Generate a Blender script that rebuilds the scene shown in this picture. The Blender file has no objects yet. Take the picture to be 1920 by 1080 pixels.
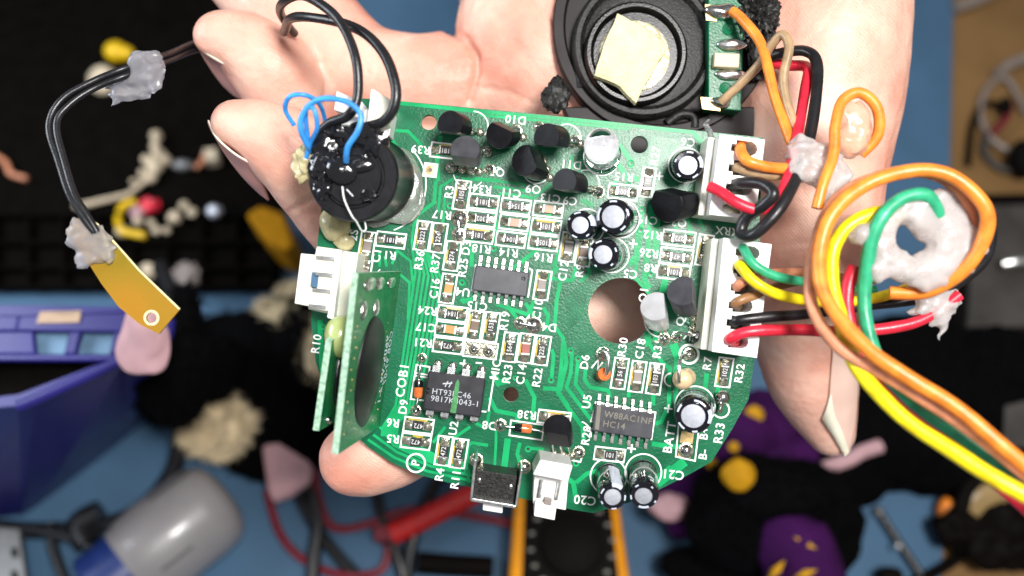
import bpy, bmesh, math, random
from mathutils import Vector, Matrix, noise
random.seed(7)
SC = bpy.context.scene
COL = SC.collection
# ------------------------------------------------------------------ camera, world, lamps, exposure
# 1 unit = 1 cm.  The scene is laid out square to the camera and then turned as a whole (GM), so the bench is level.
TILT = math.radians(24)
GM = Matrix.Rotation(TILT, 4, 'X')
H = 16.0
cam_d = bpy.data.cameras.new('camera'); cam = bpy.data.objects.new('camera', cam_d); COL.objects.link(cam)
cam_d.sensor_width = 36; cam_d.lens = 36 * H / 19.2
cam.matrix_world = GM @ Matrix.Translation((0, 0, H))
cam_d.clip_start = 0.5; cam_d.clip_end = 2000
cam_d.dof.use_dof = True; cam_d.dof.focus_distance = H - 0.1; cam_d.dof.aperture_fstop = 0.085
SC.camera = cam
SC.unit_settings.scale_length = 0.01
SC.view_settings.view_transform = 'Standard'; SC.view_settings.look = 'None'
SC.view_settings.exposure = 0.0; SC.view_settings.gamma = 1.0
w = bpy.data.worlds.new('World'); SC.world = w; w.use_nodes = True
w.node_tree.nodes['Background'].inputs[0].default_value = (0.93, 0.96, 1.0, 1)
w.node_tree.nodes['Background'].inputs[1].default_value = 0.21

def lamp(name, loc, target, size, power, col, sy=None):
    d = bpy.data.lights.new(name, 'AREA'); d.shape = 'RECTANGLE'; d.size = size; d.size_y = sy or size
    d.energy = power; d.color = col
    o = bpy.data.objects.new(name, d); COL.objects.link(o)
    v = Vector(target) - Vector(loc)
    o.matrix_world = GM @ (Matrix.Translation(loc) @ v.to_track_quat('-Z', 'Y').to_matrix().to_4x4())
    return o
lamp('ceiling_lamp', (10.5, 9.5, 40), (1, 0, 0), 13, 34000, (1.0, 0.97, 0.94), 8)
lamp('window_light', (-34, 12, 8), (-8, 0, -21), 16, 12000, (0.86, 0.93, 1.0))

lamp('streak_light', (-2.0, 1.4, 38), (-.3, .2, 0), 7, 1100, (0.93, 0.95, 1.0), 0.9)  # added light, placed only to give the logic chip its bright streak

# ------------------------------------------------------------------ materials
MATS = {}
def mat(name, col, rough=0.5, metal=0.0, var=0.12, vscale=3.0, bump=0.0, bscale=30.0, coat=0.0, sss=0.0, trans=0.0, ior=1.45, sheen=0.0, col2=None, spec=0.5, alpha=1.0, sssr=(1, .4, .25), ssss=0.1, bdist=0.02, detail=4):
    m = bpy.data.materials.new(name); m.use_nodes = True; MATS[name] = m
    nt = m.node_tree; N = nt.nodes; L = nt.links; b = N['Principled BSDF']
    tc = N.new('ShaderNodeTexCoord')
    def setc(i, v): b.inputs[i].default_value = v
    n = N.new('ShaderNodeTexNoise'); n.inputs['Scale'].default_value = vscale; n.inputs['Detail'].default_value = detail
    L.new(tc.outputs['Object'], n.inputs['Vector'])
    mx = N.new('ShaderNodeMix'); mx.data_type = 'RGBA'
    if col2: a, c = col, col2
    else: a = tuple(max(0, x * (1 - var)) for x in col); c = tuple(min(1, x * (1 + var)) for x in col)
    mx.inputs[6].default_value = (*a, 1); mx.inputs[7].default_value = (*c, 1)
    cr = N.new('ShaderNodeMapRange'); cr.inputs[1].default_value = 0.32; cr.inputs[2].default_value = 0.68
    L.new(n.outputs[0], cr.inputs[0]); L.new(cr.outputs[0], mx.inputs[0]); L.new(mx.outputs[2], b.inputs['Base Color'])
    rm = N.new('ShaderNodeMapRange'); rm.inputs[3].default_value = max(0.02, rough * 0.8); rm.inputs[4].default_value = min(1, rough * 1.2)
    L.new(n.outputs[0], rm.inputs[0]); L.new(rm.outputs[0], b.inputs['Roughness'])
    setc('Metallic', metal); setc('IOR', ior); setc('Coat Weight', coat); setc('Coat Roughness', 0.08)
    setc('Transmission Weight', trans); setc('Specular IOR Level', spec); setc('Alpha', alpha)
    if sss:
        setc('Subsurface Weight', sss); setc('Subsurface Radius', sssr); setc('Subsurface Scale', ssss)
    if sheen: setc('Sheen Weight', sheen)
    if bump:
        n2 = N.new('ShaderNodeTexNoise'); n2.inputs['Scale'].default_value = bscale; n2.inputs['Detail'].default_value = 5
        L.new(tc.outputs['Object'], n2.inputs['Vector'])
        bp = N.new('ShaderNodeBump'); bp.inputs['Strength'].default_value = bump; bp.inputs['Distance'].default_value = bdist
        L.new(n2.outputs[0], bp.inputs['Height']); L.new(bp.outputs[0], b.inputs['Normal'])
    return m
def skin_mat():
    m = mat('skin', (0.67, 0.30, 0.22), 0.46, var=0.2, vscale=0.7, sss=0.45, ssss=0.34, col2=(0.81, 0.53, 0.42), detail=7)
    nt = m.node_tree; N = nt.nodes; L = nt.links; b = N['Principled BSDF']
    tc = N.new('ShaderNodeTexCoord')
    # fine ridges of the skin, bent by noise, plus pores
    wv = N.new('ShaderNodeTexWave'); wv.inputs['Scale'].default_value = 7.5; wv.inputs['Distortion'].default_value = 3.5
    wv.inputs['Detail'].default_value = 1; wv.inputs['Detail Scale'].default_value = 0.35; wv.bands_direction = 'DIAGONAL'
    n = N.new('ShaderNodeTexNoise'); n.inputs['Scale'].default_value = 5; n.inputs['Detail'].default_value = 6
    v = N.new('ShaderNodeTexVoronoi'); v.inputs['Scale'].default_value = 14; v.feature = 'DISTANCE_TO_EDGE'
    for t in (wv, n, v): L.new(tc.outputs['Object'], t.inputs['Vector'])
    b1 = N.new('ShaderNodeBump'); b1.inputs['Strength'].default_value = 0.16; b1.inputs['Distance'].default_value = 0.02
    b2 = N.new('ShaderNodeBump'); b2.inputs['Strength'].default_value = 0.5; b2.inputs['Distance'].default_value = 0.06
    b3 = N.new('ShaderNodeBump'); b3.inputs['Strength'].default_value = 0.2; b3.inputs['Distance'].default_value = 0.02
    L.new(wv.outputs['Color'], b1.inputs['Height']); L.new(n.outputs[0], b2.inputs['Height']); L.new(v.outputs[0], b3.inputs['Height'])
    L.new(b1.outputs[0], b2.inputs['Normal']); L.new(b2.outputs[0], b3.inputs['Normal']); L.new(b3.outputs[0], b.inputs['Normal'])
    return m
skin_mat()
mat('nail', (0.72, 0.50, 0.42), 0.25, var=0.06, vscale=1.5, coat=0.2, sss=0.3)
mat('nail_shaded', (0.50, 0.25, 0.21), 0.35, var=0.15, vscale=1.5, sss=0.3)  # darker nail copy: shade of the less lit underside put into the colour
mat('nail_edge', (0.80, 0.74, 0.60), 0.35, sss=0.3, var=0.05)
mat('mask_green', (0.003, 0.095, 0.038), 0.29, var=0.3, vscale=1.6, bump=0.5, bscale=22, coat=0.0, spec=0.34, col2=(0.004, 0.135, 0.058), bdist=0.012)
mat('trace_green', (0.012, 0.33, 0.115), 0.27, var=0.22, vscale=2.0, coat=0.0, spec=0.14, bump=0.25, bscale=25, bdist=0.01)
mat('pour_green', (0.004, 0.125, 0.052), 0.28, var=0.25, vscale=3.0, coat=0.0, spec=0.3, bump=0.3, bscale=25, bdist=0.012)
mat('blob_matte', (0.004, 0.004, 0.005), 0.42, var=0.2, bump=0.1, bscale=4)
mat('cup_white', (0.9, 0.9, 0.92), 0.35, metal=0.2)
mat('daughter_green', (0.006, 0.12, 0.045), 0.25, var=0.3, vscale=3, col2=(0.03, 0.17, 0.05), bump=0.4, bscale=16, coat=0.1)
mat('laminate_edge', (0.30, 0.47, 0.34), 0.7, var=0.35, vscale=14, bump=0.4, bscale=40)
mat('silk_white', (0.82, 0.84, 0.82), 0.55, var=0.06, vscale=12)
mat('flux', (0.46, 0.35, 0.05), 0.2, var=0.3, vscale=9, coat=0.4)
mat('solder', (0.62, 0.61, 0.58), 0.22, metal=1, var=0.3, vscale=9, bump=0.3, bscale=12)
mat('glint_white', (0.86, 0.85, 0.82), 0.3, metal=0.85, var=0.1)
mat('pad_tin', (0.55, 0.52, 0.40), 0.22, metal=0.9, var=0.4, vscale=11, bump=0.4, bscale=18)
mat('pad_copper', (0.50, 0.36, 0.16), 0.35, metal=0.5, var=0.25, vscale=8)
mat('pin_metal', (0.75, 0.75, 0.73), 0.25, metal=1, var=0.15, vscale=10)
mat('steel', (0.20, 0.20, 0.20), 0.5, metal=.7, var=0.2, vscale=2)
mat('ic_black', (0.022, 0.022, 0.027), 0.33, var=0.2, vscale=5, bump=0.25, bscale=60, bdist=0.004)
mat('ic_top_grey', (0.05, 0.05, 0.058), 0.30, var=0.2, vscale=5, bump=0.15, bscale=60, bdist=0.004)
mat('ic_print', (0.45, 0.48, 0.52), 0.6)
mat('ic_print_tan', (0.17, 0.16, 0.13), 0.6)
mat('ink_green', (0.05, 0.25, 0.08), 0.5, var=0.3, vscale=10)
mat('epoxy_black', (0.010, 0.010, 0.012), 0.14, var=0.2, coat=0.5, bump=0.2, bscale=6, bdist=0.05)
mat('chip_black', (0.02, 0.02, 0.022), 0.35)
mat('chip_print', (0.62, 0.62, 0.6), 0.6)
for nm, c in (('chip_orange', (0.55, 0.27, 0.08)), ('chip_tan', (0.40, 0.27, 0.17)), ('chip_pink', (0.48, 0.27, 0.19)), ('chip_red', (0.35, 0.10, 0.08)), ('chip_brown', (0.17, 0.11, 0.08)), ('chip_grey', (0.24, 0.20, 0.18)), ('chip_gold', (0.45, 0.40, 0.26))):
    mat(nm, c, 0.4)
mat('cap_sleeve', (0.006, 0.006, 0.010), 0.12, coat=0.6, var=0.2)
mat('cap_print', (0.55, 0.60, 0.70), 0.4)
mat('aluminium', (0.55, 0.57, 0.63), 0.5, metal=0.7, var=0.05, vscale=14, bump=0.2, bscale=40, bdist=0.01)
mat('connector_white', (0.80, 0.80, 0.78), 0.4, var=0.04, vscale=1.5, sss=0.1)
mat('connector_cream', (0.76, 0.75, 0.64), 0.35, var=0.06, sss=0.25, ssss=0.1)
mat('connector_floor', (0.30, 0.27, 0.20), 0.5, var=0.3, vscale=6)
mat('glass_orange', (0.75, 0.16, 0.04), 0.15, var=0.3, vscale=12, coat=0.8)
mat('ceramic_beige', (0.62, 0.46, 0.27), 0.25, var=0.1, coat=0.5)
mat('clear_epoxy', (0.97, 0.98, 1.0), 0.03, trans=1.0, ior=1.5, var=0.0)
mat('glare_silver', (0.8, 0.8, 0.82), 0.25, metal=0.6)
mat('hot_glue', (0.66, 0.65, 0.70), 0.15, var=0.03, vscale=4, trans=0.72, ior=1.25, bump=0.08, bscale=3, bdist=0.05, sss=.6, ssss=.4, sssr=(1,1,1.1))
mat('glue_white', (0.72, 0.67, 0.65), 0.28, var=0.05, vscale=3, trans=0.45, ior=1.3, bump=0.35, bscale=4, bdist=0.07, coat=0.2, sss=.6, ssss=.35, sssr=(1,.85,.8))
mat('glue_peach', (0.88, 0.60, 0.46), 0.18, trans=0.6, ior=1.25, var=0.15, vscale=2, sss=.5, ssss=.3, bump=.15, bscale=4, bdist=.05)
mat('glue_clear', (0.85, 0.86, 0.80), 0.12, trans=0.85, var=0.05, bump=0.5, bscale=4, bdist=0.06)
mat('glue_amber', (0.70, 0.62, 0.36), 0.2, trans=0.35, var=0.2, vscale=3, bump=0.6, bscale=5, bdist=0.06)
mat('plastic_black', (0.006, 0.006, 0.008), 0.34, var=0.3, vscale=4, bump=0.3, bscale=25, bdist=0.01)
mat('speaker_black', (0.006, 0.0055, 0.006), 0.26, var=0.3, vscale=3, bump=0.3, bscale=30, bdist=0.012, spec=0.3)
mat('speaker_satin', (0.012, 0.009, 0.009), 0.5, var=0.3, vscale=2, spec=0.25)
mat('dusty_black', (0.003, 0.003, 0.0035), 0.45, vscale=18, col2=(0.022, 0.022, 0.02), bump=0.5, bscale=22, bdist=0.02, spec=0.3)
mat('foam_cream', (0.76, 0.70, 0.40), 0.9, var=0.10, vscale=5, bump=1.0, bscale=16, bdist=0.05)
mat('brass_strip', (0.23, 0.17, 0.006), 0.45, vscale=0.7, col2=(0.36, 0.17, 0.004), coat=0.2, bump=0.2, bscale=10, bdist=0.02, detail=1)
mat('bead_green', (0.36, 0.42, 0.16), 0.25, var=0.1, coat=0.4)
wires = dict(black=(0.010, 0.010, 0.012), orange=(0.86, 0.24, 0.03), brown=(0.28, 0.14, 0.06), tan=(0.36, 0.24, 0.13), red=(0.66, 0.02, 0.045), yellow=(0.90, 0.66, 0.008), green=(0.03, 0.36, 0.18), blue=(0.04, 0.28, 0.72), copper=(0.60, 0.24, 0.13), greyish=(0.05, 0.045, 0.05))
for k, c in wires.items(): mat('wire_' + k, c, 0.36, var=0.28, vscale=3.5, bump=0.3, bscale=11, coat=0.08, detail=8)
# bench materials
mat('mat_blue', (0.05, 0.12, 0.21), 0.7, var=0.1, vscale=0.3, bump=0.2, bscale=8)
mat('wood', (0.17, 0.095, 0.035), 0.65, vscale=0.3, col2=(0.23, 0.13, 0.05), spec=0.2)
mat('case_black', (0.0028, 0.0022, 0.0016), 0.8, var=0.4, vscale=1.5, bump=0.4, bscale=5, spec=0.05)
mat('bin_blue', (0.017, 0.013, 0.15), 0.38, var=0.1, vscale=0.4)
mat('slot_blue', (0.12, 0.22, 0.34), 0.6)
mat('felt_orange', (0.42, 0.19, 0.008), 0.9, spec=.1, bump=.5, bscale=5)
mat('bin_dark', (0.010, 0.009, 0.03), 0.6)
mat('plush_black', (0.0022, 0.0022, 0.0026), 0.95, spec=0.05, var=0.4, vscale=4, bump=1, bscale=8, bdist=0.2)
mat('plush_cream', (0.86, 0.70, 0.46), 0.95, var=0.2, vscale=1.5, bump=1, bscale=6, bdist=0.3)
mat('plush_pink', (0.50, 0.30, 0.32), 0.9, var=0.2, vscale=0.8, bump=0.5, bscale=3)
mat('robe_purple', (0.034, 0.005, 0.05), 0.9, spec=0.1, var=0.3, vscale=0.7, bump=0.5, bscale=2)
mat('star_yellow', (0.48, 0.24, 0.006), 0.7, spec=0.2)
mat('bottle_plastic', (0.24, 0.23, 0.235), 0.4, var=0.12, vscale=0.3, sss=0.2, coat=0.2)
mat('bottle_cap', (0.012, 0.03, 0.14), 0.35)
mat('grey_print', (0.10, 0.10, 0.10), 0.6)
mat('meter_yellow', (0.72, 0.27, 0.003), 0.5, spec=0.2)
mat('meter_black', (0.004, 0.003, 0.0025), 0.6, spec=0.05)
mat('dial_mark', (0.16, 0.15, 0.13), 0.7)
mat('cable_red', (0.50, 0.012, 0.012), 0.4)
mat('cable_dark_red', (0.16, 0.01, 0.02), 0.4)
mat('tube_clear', (0.22, 0.18, 0.155), 0.3)
mat('bone', (0.60, 0.50, 0.36), 0.5, var=0.2)
mat('yellow_plastic', (0.78, 0.50, 0.01), 0.3, var=0.08)
mat('lens_amber', (0.30, 0.20, 0.08), 0.25, coat=0.6)
mat('device_grey', (0.045, 0.04, 0.036), 0.5, var=0.3, vscale=0.8)

# ------------------------------------------------------------------ helpers
def S(r, z=0.0): return r / 100.0 * (H - z) / H
def P(px, py, z=0.0):
    k = (H - z) / H / 100.0
    return Vector(((px - 960) * k, (540 - py) * k, z))
NB = Vector((0, math.sin(-TILT) * -1, math.cos(TILT)))      # bench normal in layout space
EY = Vector((0, math.cos(TILT), -math.sin(TILT)))
BZ = 21.0                                                    # bench below the board
def B(px, py, h=0.0):
    d = Vector(((px - 960) / 100.0, (540 - py) / 100.0, -H))
    c = Vector((0, 0, H)); p0 = Vector((0, 0, -BZ))
    t = ((p0 - c).dot(NB) + h) / d.dot(NB)
    return c + d * t
WL = {}
def fin(name, verts, faces, mats, parent=None, mi=None, smooth=False, bevel=0.0, uvs=None, auto=True):
    verts = [Vector(v) for v in verts]
    c = Vector([(min(v[i] for v in verts) + max(v[i] for v in verts)) / 2 for i in range(3)])
    if isinstance(mats, str): mats = [mats]
    me = bpy.data.meshes.new(name)
    me.from_pydata([v - c for v in verts], [], faces)
    for m in mats: me.materials.append(MATS[m])
    if mi:
        for p, i in zip(me.polygons, mi): p.material_index = i
    if smooth:
        for p in me.polygons: p.use_smooth = True
    me.update()
    o = bpy.data.objects.new(name, me); COL.objects.link(o)
    WL[o] = c
    if parent: o.parent = parent; o.location = c - WL[parent]
    else: o.location = c
    if bevel:
        b = o.modifiers.new('bevel', 'BEVEL'); b.width = bevel; b.segments = 2; b.limit_method = 'ANGLE'; b.angle_limit = math.radians(40)
    if smooth and auto:
        try: me.set_sharp_from_angle(angle=math.radians(45))
        except Exception: pass
    return o
def tag(o, label, cat, group=None, kind=None):
    if label: o['label'] = label
    if cat: o['category'] = cat
    if group: o['group'] = group
    if kind: o['kind'] = kind
    return o
def thing(name, loc, label, cat, group=None):
    o = bpy.data.objects.new(name, None); COL.objects.link(o); o.location = loc; o.empty_display_size = 0.3
    WL[o] = Vector(loc); return tag(o, label, cat, group)
class MB:
    def __init__(s): s.v = []; s.f = []; s.m = []
    def add(s, vs, fs, m=0):
        k = len(s.v); s.v += [Vector(v) for v in vs]; s.f += [[i + k for i in f] for f in fs]; s.m += [m] * len(fs)
    def prism(s, top, down, m=0):
        n = len(top); top = [Vector(p) for p in top]
        if isinstance(down, (int, float)): bot = [Vector((p.x, p.y, down)) for p in top]
        else: bot = [p + Vector(down) for p in top]
        # orientation
        a = sum((top[i].x * top[(i + 1) % n].y - top[(i + 1) % n].x * top[i].y) for i in range(n))
        if a < 0: top.reverse(); bot.reverse()
        s.add(top + bot, [list(range(n)), list(range(2 * n - 1, n - 1, -1))] + [[i, n + i, n + (i + 1) % n, (i + 1) % n] for i in range(n)], m)
    def lathe(s, M, prof, seg=32, m=0, a0=0, a1=2 * math.pi, ms=None):
        k = len(s.v); full = abs(a1 - a0 - 2 * math.pi) < 1e-6; cols = seg if full else seg + 1
        for i in range(cols):
            a = a0 + (a1 - a0) * i / seg
            for (r, z) in prof: s.v.append(M @ Vector((r * math.cos(a), r * math.sin(a), z)))
        n = len(prof)
        for i in range(seg):
            j = (i + 1) % cols
            for q in range(n - 1):
                s.f.append([k + i * n + q, k + j * n + q, k + j * n + q + 1, k + i * n + q + 1]); s.m.append(ms[q] if ms else m)
    def tube(s, pts, rad, seg=10, m=0, cap=True):
        pts = [Vector(p) for p in pts]; n = len(pts)
        rr = rad if isinstance(rad, (list, tuple)) else [rad] * n
        k = len(s.v); t0 = (pts[1] - pts[0]).normalized()
        ref = Vector((0, 0, 1)) if abs(t0.z) < 0.9 else Vector((1, 0, 0)); u = t0.cross(ref).normalized()
        for i in range(n):
            t = (pts[min(i + 1, n - 1)] - pts[max(i - 1, 0)]).normalized()
            u = (u - t * u.dot(t)).normalized(); v = t.cross(u)
            for j in range(seg):
                a = 2 * math.pi * j / seg; s.v.append(pts[i] + (u * math.cos(a) + v * math.sin(a)) * rr[i])
        for i in range(n - 1):
            for j in range(seg):
                s.f.append([k + i * seg + j, k + i * seg + (j + 1) % seg, k + (i + 1) * seg + (j + 1) % seg, k + (i + 1) * seg + j]); s.m.append(m)
        if cap:
            s.f.append([k + j for j in range(seg)][::-1]); s.m.append(m)
            s.f.append([k + (n - 1) * seg + j for j in range(seg)]); s.m.append(m)
    def ball(s, c, r, sub=2, m=0, nz=0, nf=1.0, M=None, seed=0, nz2=0, nf2=4.0):
        bm = bmesh.new(); bmesh.ops.create_icosphere(bm, subdivisions=sub, radius=1)
        if isinstance(r, (int, float)): r = (r, r, r)
        c = Vector(c); vs = []
        for v in bm.verts:
            p = v.co.copy(); d = 1.0
            if nz: d += nz * noise.noise(p * nf + Vector((seed * 3.7, seed * 1.3, seed)))
            if nz2: d += nz2 * noise.noise(p * nf2 + Vector((seed * 1.7, seed * 5.3, seed)))
            q = Vector((p.x * r[0], p.y * r[1], p.z * r[2])) * d
            if M: q = M @ q
            vs.append(c + q)
        s.add(vs, [[v.index for v in f.verts] for f in bm.faces], m); bm.free()
    def split(s, name, mats, parent=None, smooth=False, bevel=0.0):
        # one object for every separate piece
        par = list(range(len(s.v)))
        def f(i):
            while par[i] != i: par[i] = par[par[i]]; i = par[i]
            return i
        for fc in s.f:
            for q in fc[1:]: par[f(q)] = f(fc[0])
        groups = {}
        for k, fc in enumerate(s.f): groups.setdefault(f(fc[0]), []).append(k)
        out = []
        for ks in groups.values():
            ids = sorted({i for k in ks for i in s.f[k]}); mp = {v: i for i, v in enumerate(ids)}
            out.append(fin(name, [s.v[i] for i in ids], [[mp[i] for i in s.f[k]] for k in ks], mats, parent, [s.m[k] for k in ks], smooth, bevel))
        return out
    def make(s, name, mats, parent=None, smooth=False, bevel=0.0):
        return fin(name, s.v, s.f, mats, parent, s.m, smooth, bevel)
def spline(pts, n=8):
    pts = [Vector(p) for p in pts]; out = []
    for i in range(len(pts) - 1):
        p0 = pts[max(i - 1, 0)]; p1 = pts[i]; p2 = pts[i + 1]; p3 = pts[min(i + 2, len(pts) - 1)]
        for k in range(n):
            t = k / n
            out.append(0.5 * ((2 * p1) + (p2 - p0) * t + (2 * p0 - 5 * p1 + 4 * p2 - p3) * t * t + (3 * p1 - p0 - 3 * p2 + p3) * t ** 3))
    out.append(pts[-1]); return out
def frame(base, top, rot=0.0):
    base = Vector(base); top = Vector(top); z = (top - base).normalized()
    x = Vector((math.cos(rot), math.sin(rot), 0)); x = (x - z * x.dot(z)).normalized(); y = z.cross(x)
    M = Matrix((x, y, z)).transposed().to_4x4(); M.translation = base; return M
def curve_mesh(outs, z0, z1):
    cu = bpy.data.curves.new('tmp', 'CURVE'); cu.dimensions = '2D'; cu.fill_mode = 'BOTH'; cu.extrude = (z1 - z0) / 2
    for pl in outs:
        sp = cu.splines.new('POLY'); sp.points.add(len(pl) - 1); sp.use_cyclic_u = True
        for i, p in enumerate(pl): sp.points[i].co = (p[0], p[1], 0, 1)
    o = bpy.data.objects.new('tmp', cu); me = bpy.data.meshes.new_from_object(o)
    vs = [(v.co.x, v.co.y, v.co.z + (z0 + z1) / 2) for v in me.vertices]; fs = [list(p.vertices) for p in me.polygons]
    bpy.data.objects.remove(o); bpy.data.curves.remove(cu); bpy.data.meshes.remove(me)
    return vs, fs
TXT = {}
def text_mesh(s, bold=0.018):
    if (s, bold) not in TXT:
        cu = bpy.data.curves.new('t', 'FONT'); cu.body = s; cu.align_x = 'CENTER'; cu.align_y = 'CENTER'; cu.offset = bold; cu.resolution_u = 3
        cu.space_character = 1.08
        o = bpy.data.objects.new('t', cu); me = bpy.data.meshes.new_from_object(o)
        TXT[(s, bold)] = ([v.co.copy() for v in me.vertices], [list(p.vertices) for p in me.polygons])
        bpy.data.objects.remove(o); bpy.data.curves.remove(cu); bpy.data.meshes.remove(me)
    return TXT[(s, bold)]
def put_text(mb, s, M, size, m=0, bold=0.018, sx=1.0):
    vs, fs = text_mesh(s, bold)
    mb.add([M @ Vector((v.x * size * sx, v.y * size, 0)) for v in vs], fs, m)
def flat(px, py, deg, z):
    M = Matrix.Rotation(math.radians(deg), 4, 'Z'); M.translation = P(px, py, 0) * 1.0; M.translation.z = z; return M
def circ(px, py, r, n=32, z=0): c = P(px, py, z); r = S(r, z); return [(c.x + r * math.cos(2 * math.pi * i / n), c.y + r * math.sin(2 * math.pi * i / n)) for i in range(n)]
def ribbon(mb, pts, wpx, z, m=0, closed=False):
    # flat mitred ribbon through pixel points
    p = [P(x, y, 0) for x, y in pts]; n = len(p); w = S(wpx) / 2; L = []; R = []
    for i in range(n):
        a = p[i - 1] if (i > 0 or closed) else None; b = p[(i + 1) % n] if (i < n - 1 or closed) else None
        d1 = (p[i] - a).normalized() if a else None; d2 = (b - p[i]).normalized() if b else None
        if d1 is None: d1 = d2
        if d2 is None: d2 = d1
        n1 = Vector((-d1.y, d1.x, 0)); n2 = Vector((-d2.y, d2.x, 0)); nn = (n1 + n2)
        if nn.length < 0.2: nn = n1
        nn.normalize(); k = w / max(0.4, nn.dot(n1))
        L.append(Vector((p[i].x + nn.x * k, p[i].y + nn.y * k, z))); R.append(Vector((p[i].x - nn.x * k, p[i].y - nn.y * k, z)))
    fs = [[i, n + i, n + (i + 1) % n, (i + 1) % n] for i in range(n if closed else n - 1)]
    mb.add(L + R, fs, m)
HA, VA = -6.5, 81.0        # direction of the board's rows and columns in the picture
JIT = [0.0]; JR = random.Random(31)
def dirs(o):
    a = math.radians(HA + JIT[0]); b = math.radians(VA + JIT[0])
    h = Vector((math.cos(a), math.sin(a), 0)); v = Vector((math.cos(b), math.sin(b), 0))
    return (h, v) if o == 'h' else (v, h)
def quad(cx, cy, l, wd, o, z):
    c = P(cx, cy); a, b = dirs(o); a = a * S(l) / 2; b = b * S(wd) / 2
    return [Vector((q.x, q.y, z)) for q in (c - a - b, c + a - b, c + a + b, c - a + b)]
def w2p(v): return (v.x * 100 + 960, 540 - v.y * 100)

# ------------------------------------------------------------------ the setting: bench and mat
def bench_poly(name, pts, h, mats, kind='structure', thick=1.0):
    mb = MB(); mb.prism([B(x, y, h) for x, y in pts], -NB * thick); o = mb.make(name, mats); return tag(o, None, None, kind=kind)
bench_poly('desk', [(-9000, -2600), (11000, -2600), (5600, 3800), (-3600, 3800)], 0, 'wood', thick=2)
bench_poly('desk_mat', [(-1500, -900), (1806, -900), (1744, 2100), (-1200, 2100)], 0.16, 'mat_blue', thick=0.155)

# ------------------------------------------------------------------ circuit board
Z0 = 0.0
outline = [(733, 188), (1000, 213), (1431, 258), (1424, 420), (1428, 560), (1416, 665), (1404, 748), (1372, 806), (1334, 866), (1286, 893), (1238, 917), (1180, 942), (1112, 962), (1075, 956), (1030, 946), (900, 917), (840, 905), (785, 890), (735, 868), (690, 838), (650, 800), (615, 745), (592, 680), (583, 600), (590, 500), (610, 330), (640, 182)]
board = thing('circuit_board', P(960, 560, -0.16), 'green populated circuit board held between the fingertips, with chips, capacitors and white connectors', 'circuit board')
holes = [circ(1165, 583, 62, 64), circ(1199, 271, 16.5), circ(804, 229, 14.5), circ(958, 740, 14.5)]
vs, fs = curve_mesh([[(P(x, y).x, P(x, y).y) for x, y in outline]] + holes, -0.16, 0.0)
sub = fin('substrate', vs, fs, ['mask_green', 'laminate_edge'], board)
for p in sub.data.polygons:
    if abs(p.normal.z) < 0.5: p.material_index = 1
# copper under the mask
tr = MB(); _tz = [0.003]
def T(w, *pts, m=0):
    _tz[0] += 0.00003; ribbon(tr, pts, w, _tz[0], m)
def par(n, step, w, pts, sx=1, sy=0):
    for i in range(n): T(w, *[(x + i * step * sx, y + i * step * sy * (1 if j else 1)) for j, (x, y) in enumerate(pts)])
# left bundle
for i in range(7):
    d = i * 8.2
    T(4.6, (776 + d * .55, 420 + d * 1.2), (772 + d * .8, 455 + d * .6), (779 + d, 510 + d * .3), (757 + d * .93, 660), (742 + d * .8, 760), (718 + d * .6, 800 - d * .2), (716 + d * .55, 818))
for i in range(6):
    d = i * 7.5
    T(4.4, (712 + d * .4, 800 + d * .2), (738 + d * .9, 835 - d * .1), (800 + d * 1.3, 868 + d * .1 - 4), (860 + d * .6, 885 - d * .5))
T(5, (690, 824), (740, 858), (800, 883), (900, 905)); T(5, (700, 815), (745, 848), (808, 874), (905, 896))
T(6, (740, 245), (765, 246), (790, 272), (796, 290)); T(6, (735, 262), (748, 282), (768, 293), (790, 330))
T(7, (817, 340), (814, 380), (784, 402), (776, 425)); T(5, (858, 330), (826, 350), (822, 398)); T(5, (834, 368), (830, 425)); T(5, (865, 335), (935, 340), (985, 346))
T(8, (822, 340), (820, 300), (826, 255)); T(6, (925, 350), (965, 355), (1010, 362)); T(6, (890, 335), (935, 338)); T(5, (932, 372), (940, 362), (1000, 371))
T(6, (975, 366), (1000, 372), (1033, 345)); T(7, (1073, 290), (1070, 325), (1082, 340)); T(8, (1088, 305), (1087, 330))
T(7, (745, 193), (900, 209), (1100, 227), (1300, 248), (1335, 290)); T(5, (900, 216), (1100, 234), (1180, 242)); T(9, (1303, 252), (1338, 294), (1350, 300))
T(9, (1160, 270), (1182, 300), (1183, 315)); T(10, (1158, 305), (1175, 332), (1210, 338)); T(7, (1030, 400), (1030, 440)); T(6, (930, 378), (930, 455)); T(6, (990, 385), (992, 470))
T(7, (1205, 395), (1200, 455), (1196, 485), (1180, 498)); T(10, (1222, 385), (1214, 470), (1208, 525), (1218, 540)); T(13, (1232, 400), (1229, 480)); T(10, (1196, 430), (1194, 480), (1178, 495))
T(9, (1285, 400), (1295, 428), (1294, 445)); T(8, (1260, 400), (1268, 430)); T(7, (1305, 388), (1312, 415), (1320, 432)); T(7, (1199, 440), (1191, 520), (1215, 548), (1222, 560))
T(12, (1248, 520), (1242, 548)); T(9, (1330, 480), (1345, 482)); T(10, (1320, 520), (1335, 530)); T(8, (1245, 590), (1240, 605)); T(9, (1230, 620), (1228, 640))
T(7, (1080, 500), (1073, 526), (1035, 522), (1032, 518)); T(7, (1051, 528), (1044, 560), (1040, 612), (1056, 634), (1052, 690), (1046, 735), (1065, 760)); T(7, (1018, 576), (1028, 592), (1024, 620))
T(7, (1096, 480), (1106, 512), (1088, 528)); T(10, (1045, 500), (1030, 520), (1004, 520)); T(8, (960, 505), (1010, 466)); T(8, (1050, 470), (1038, 500)); T(7, (1005, 555), (990, 590), (960, 580), (930, 570))
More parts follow.
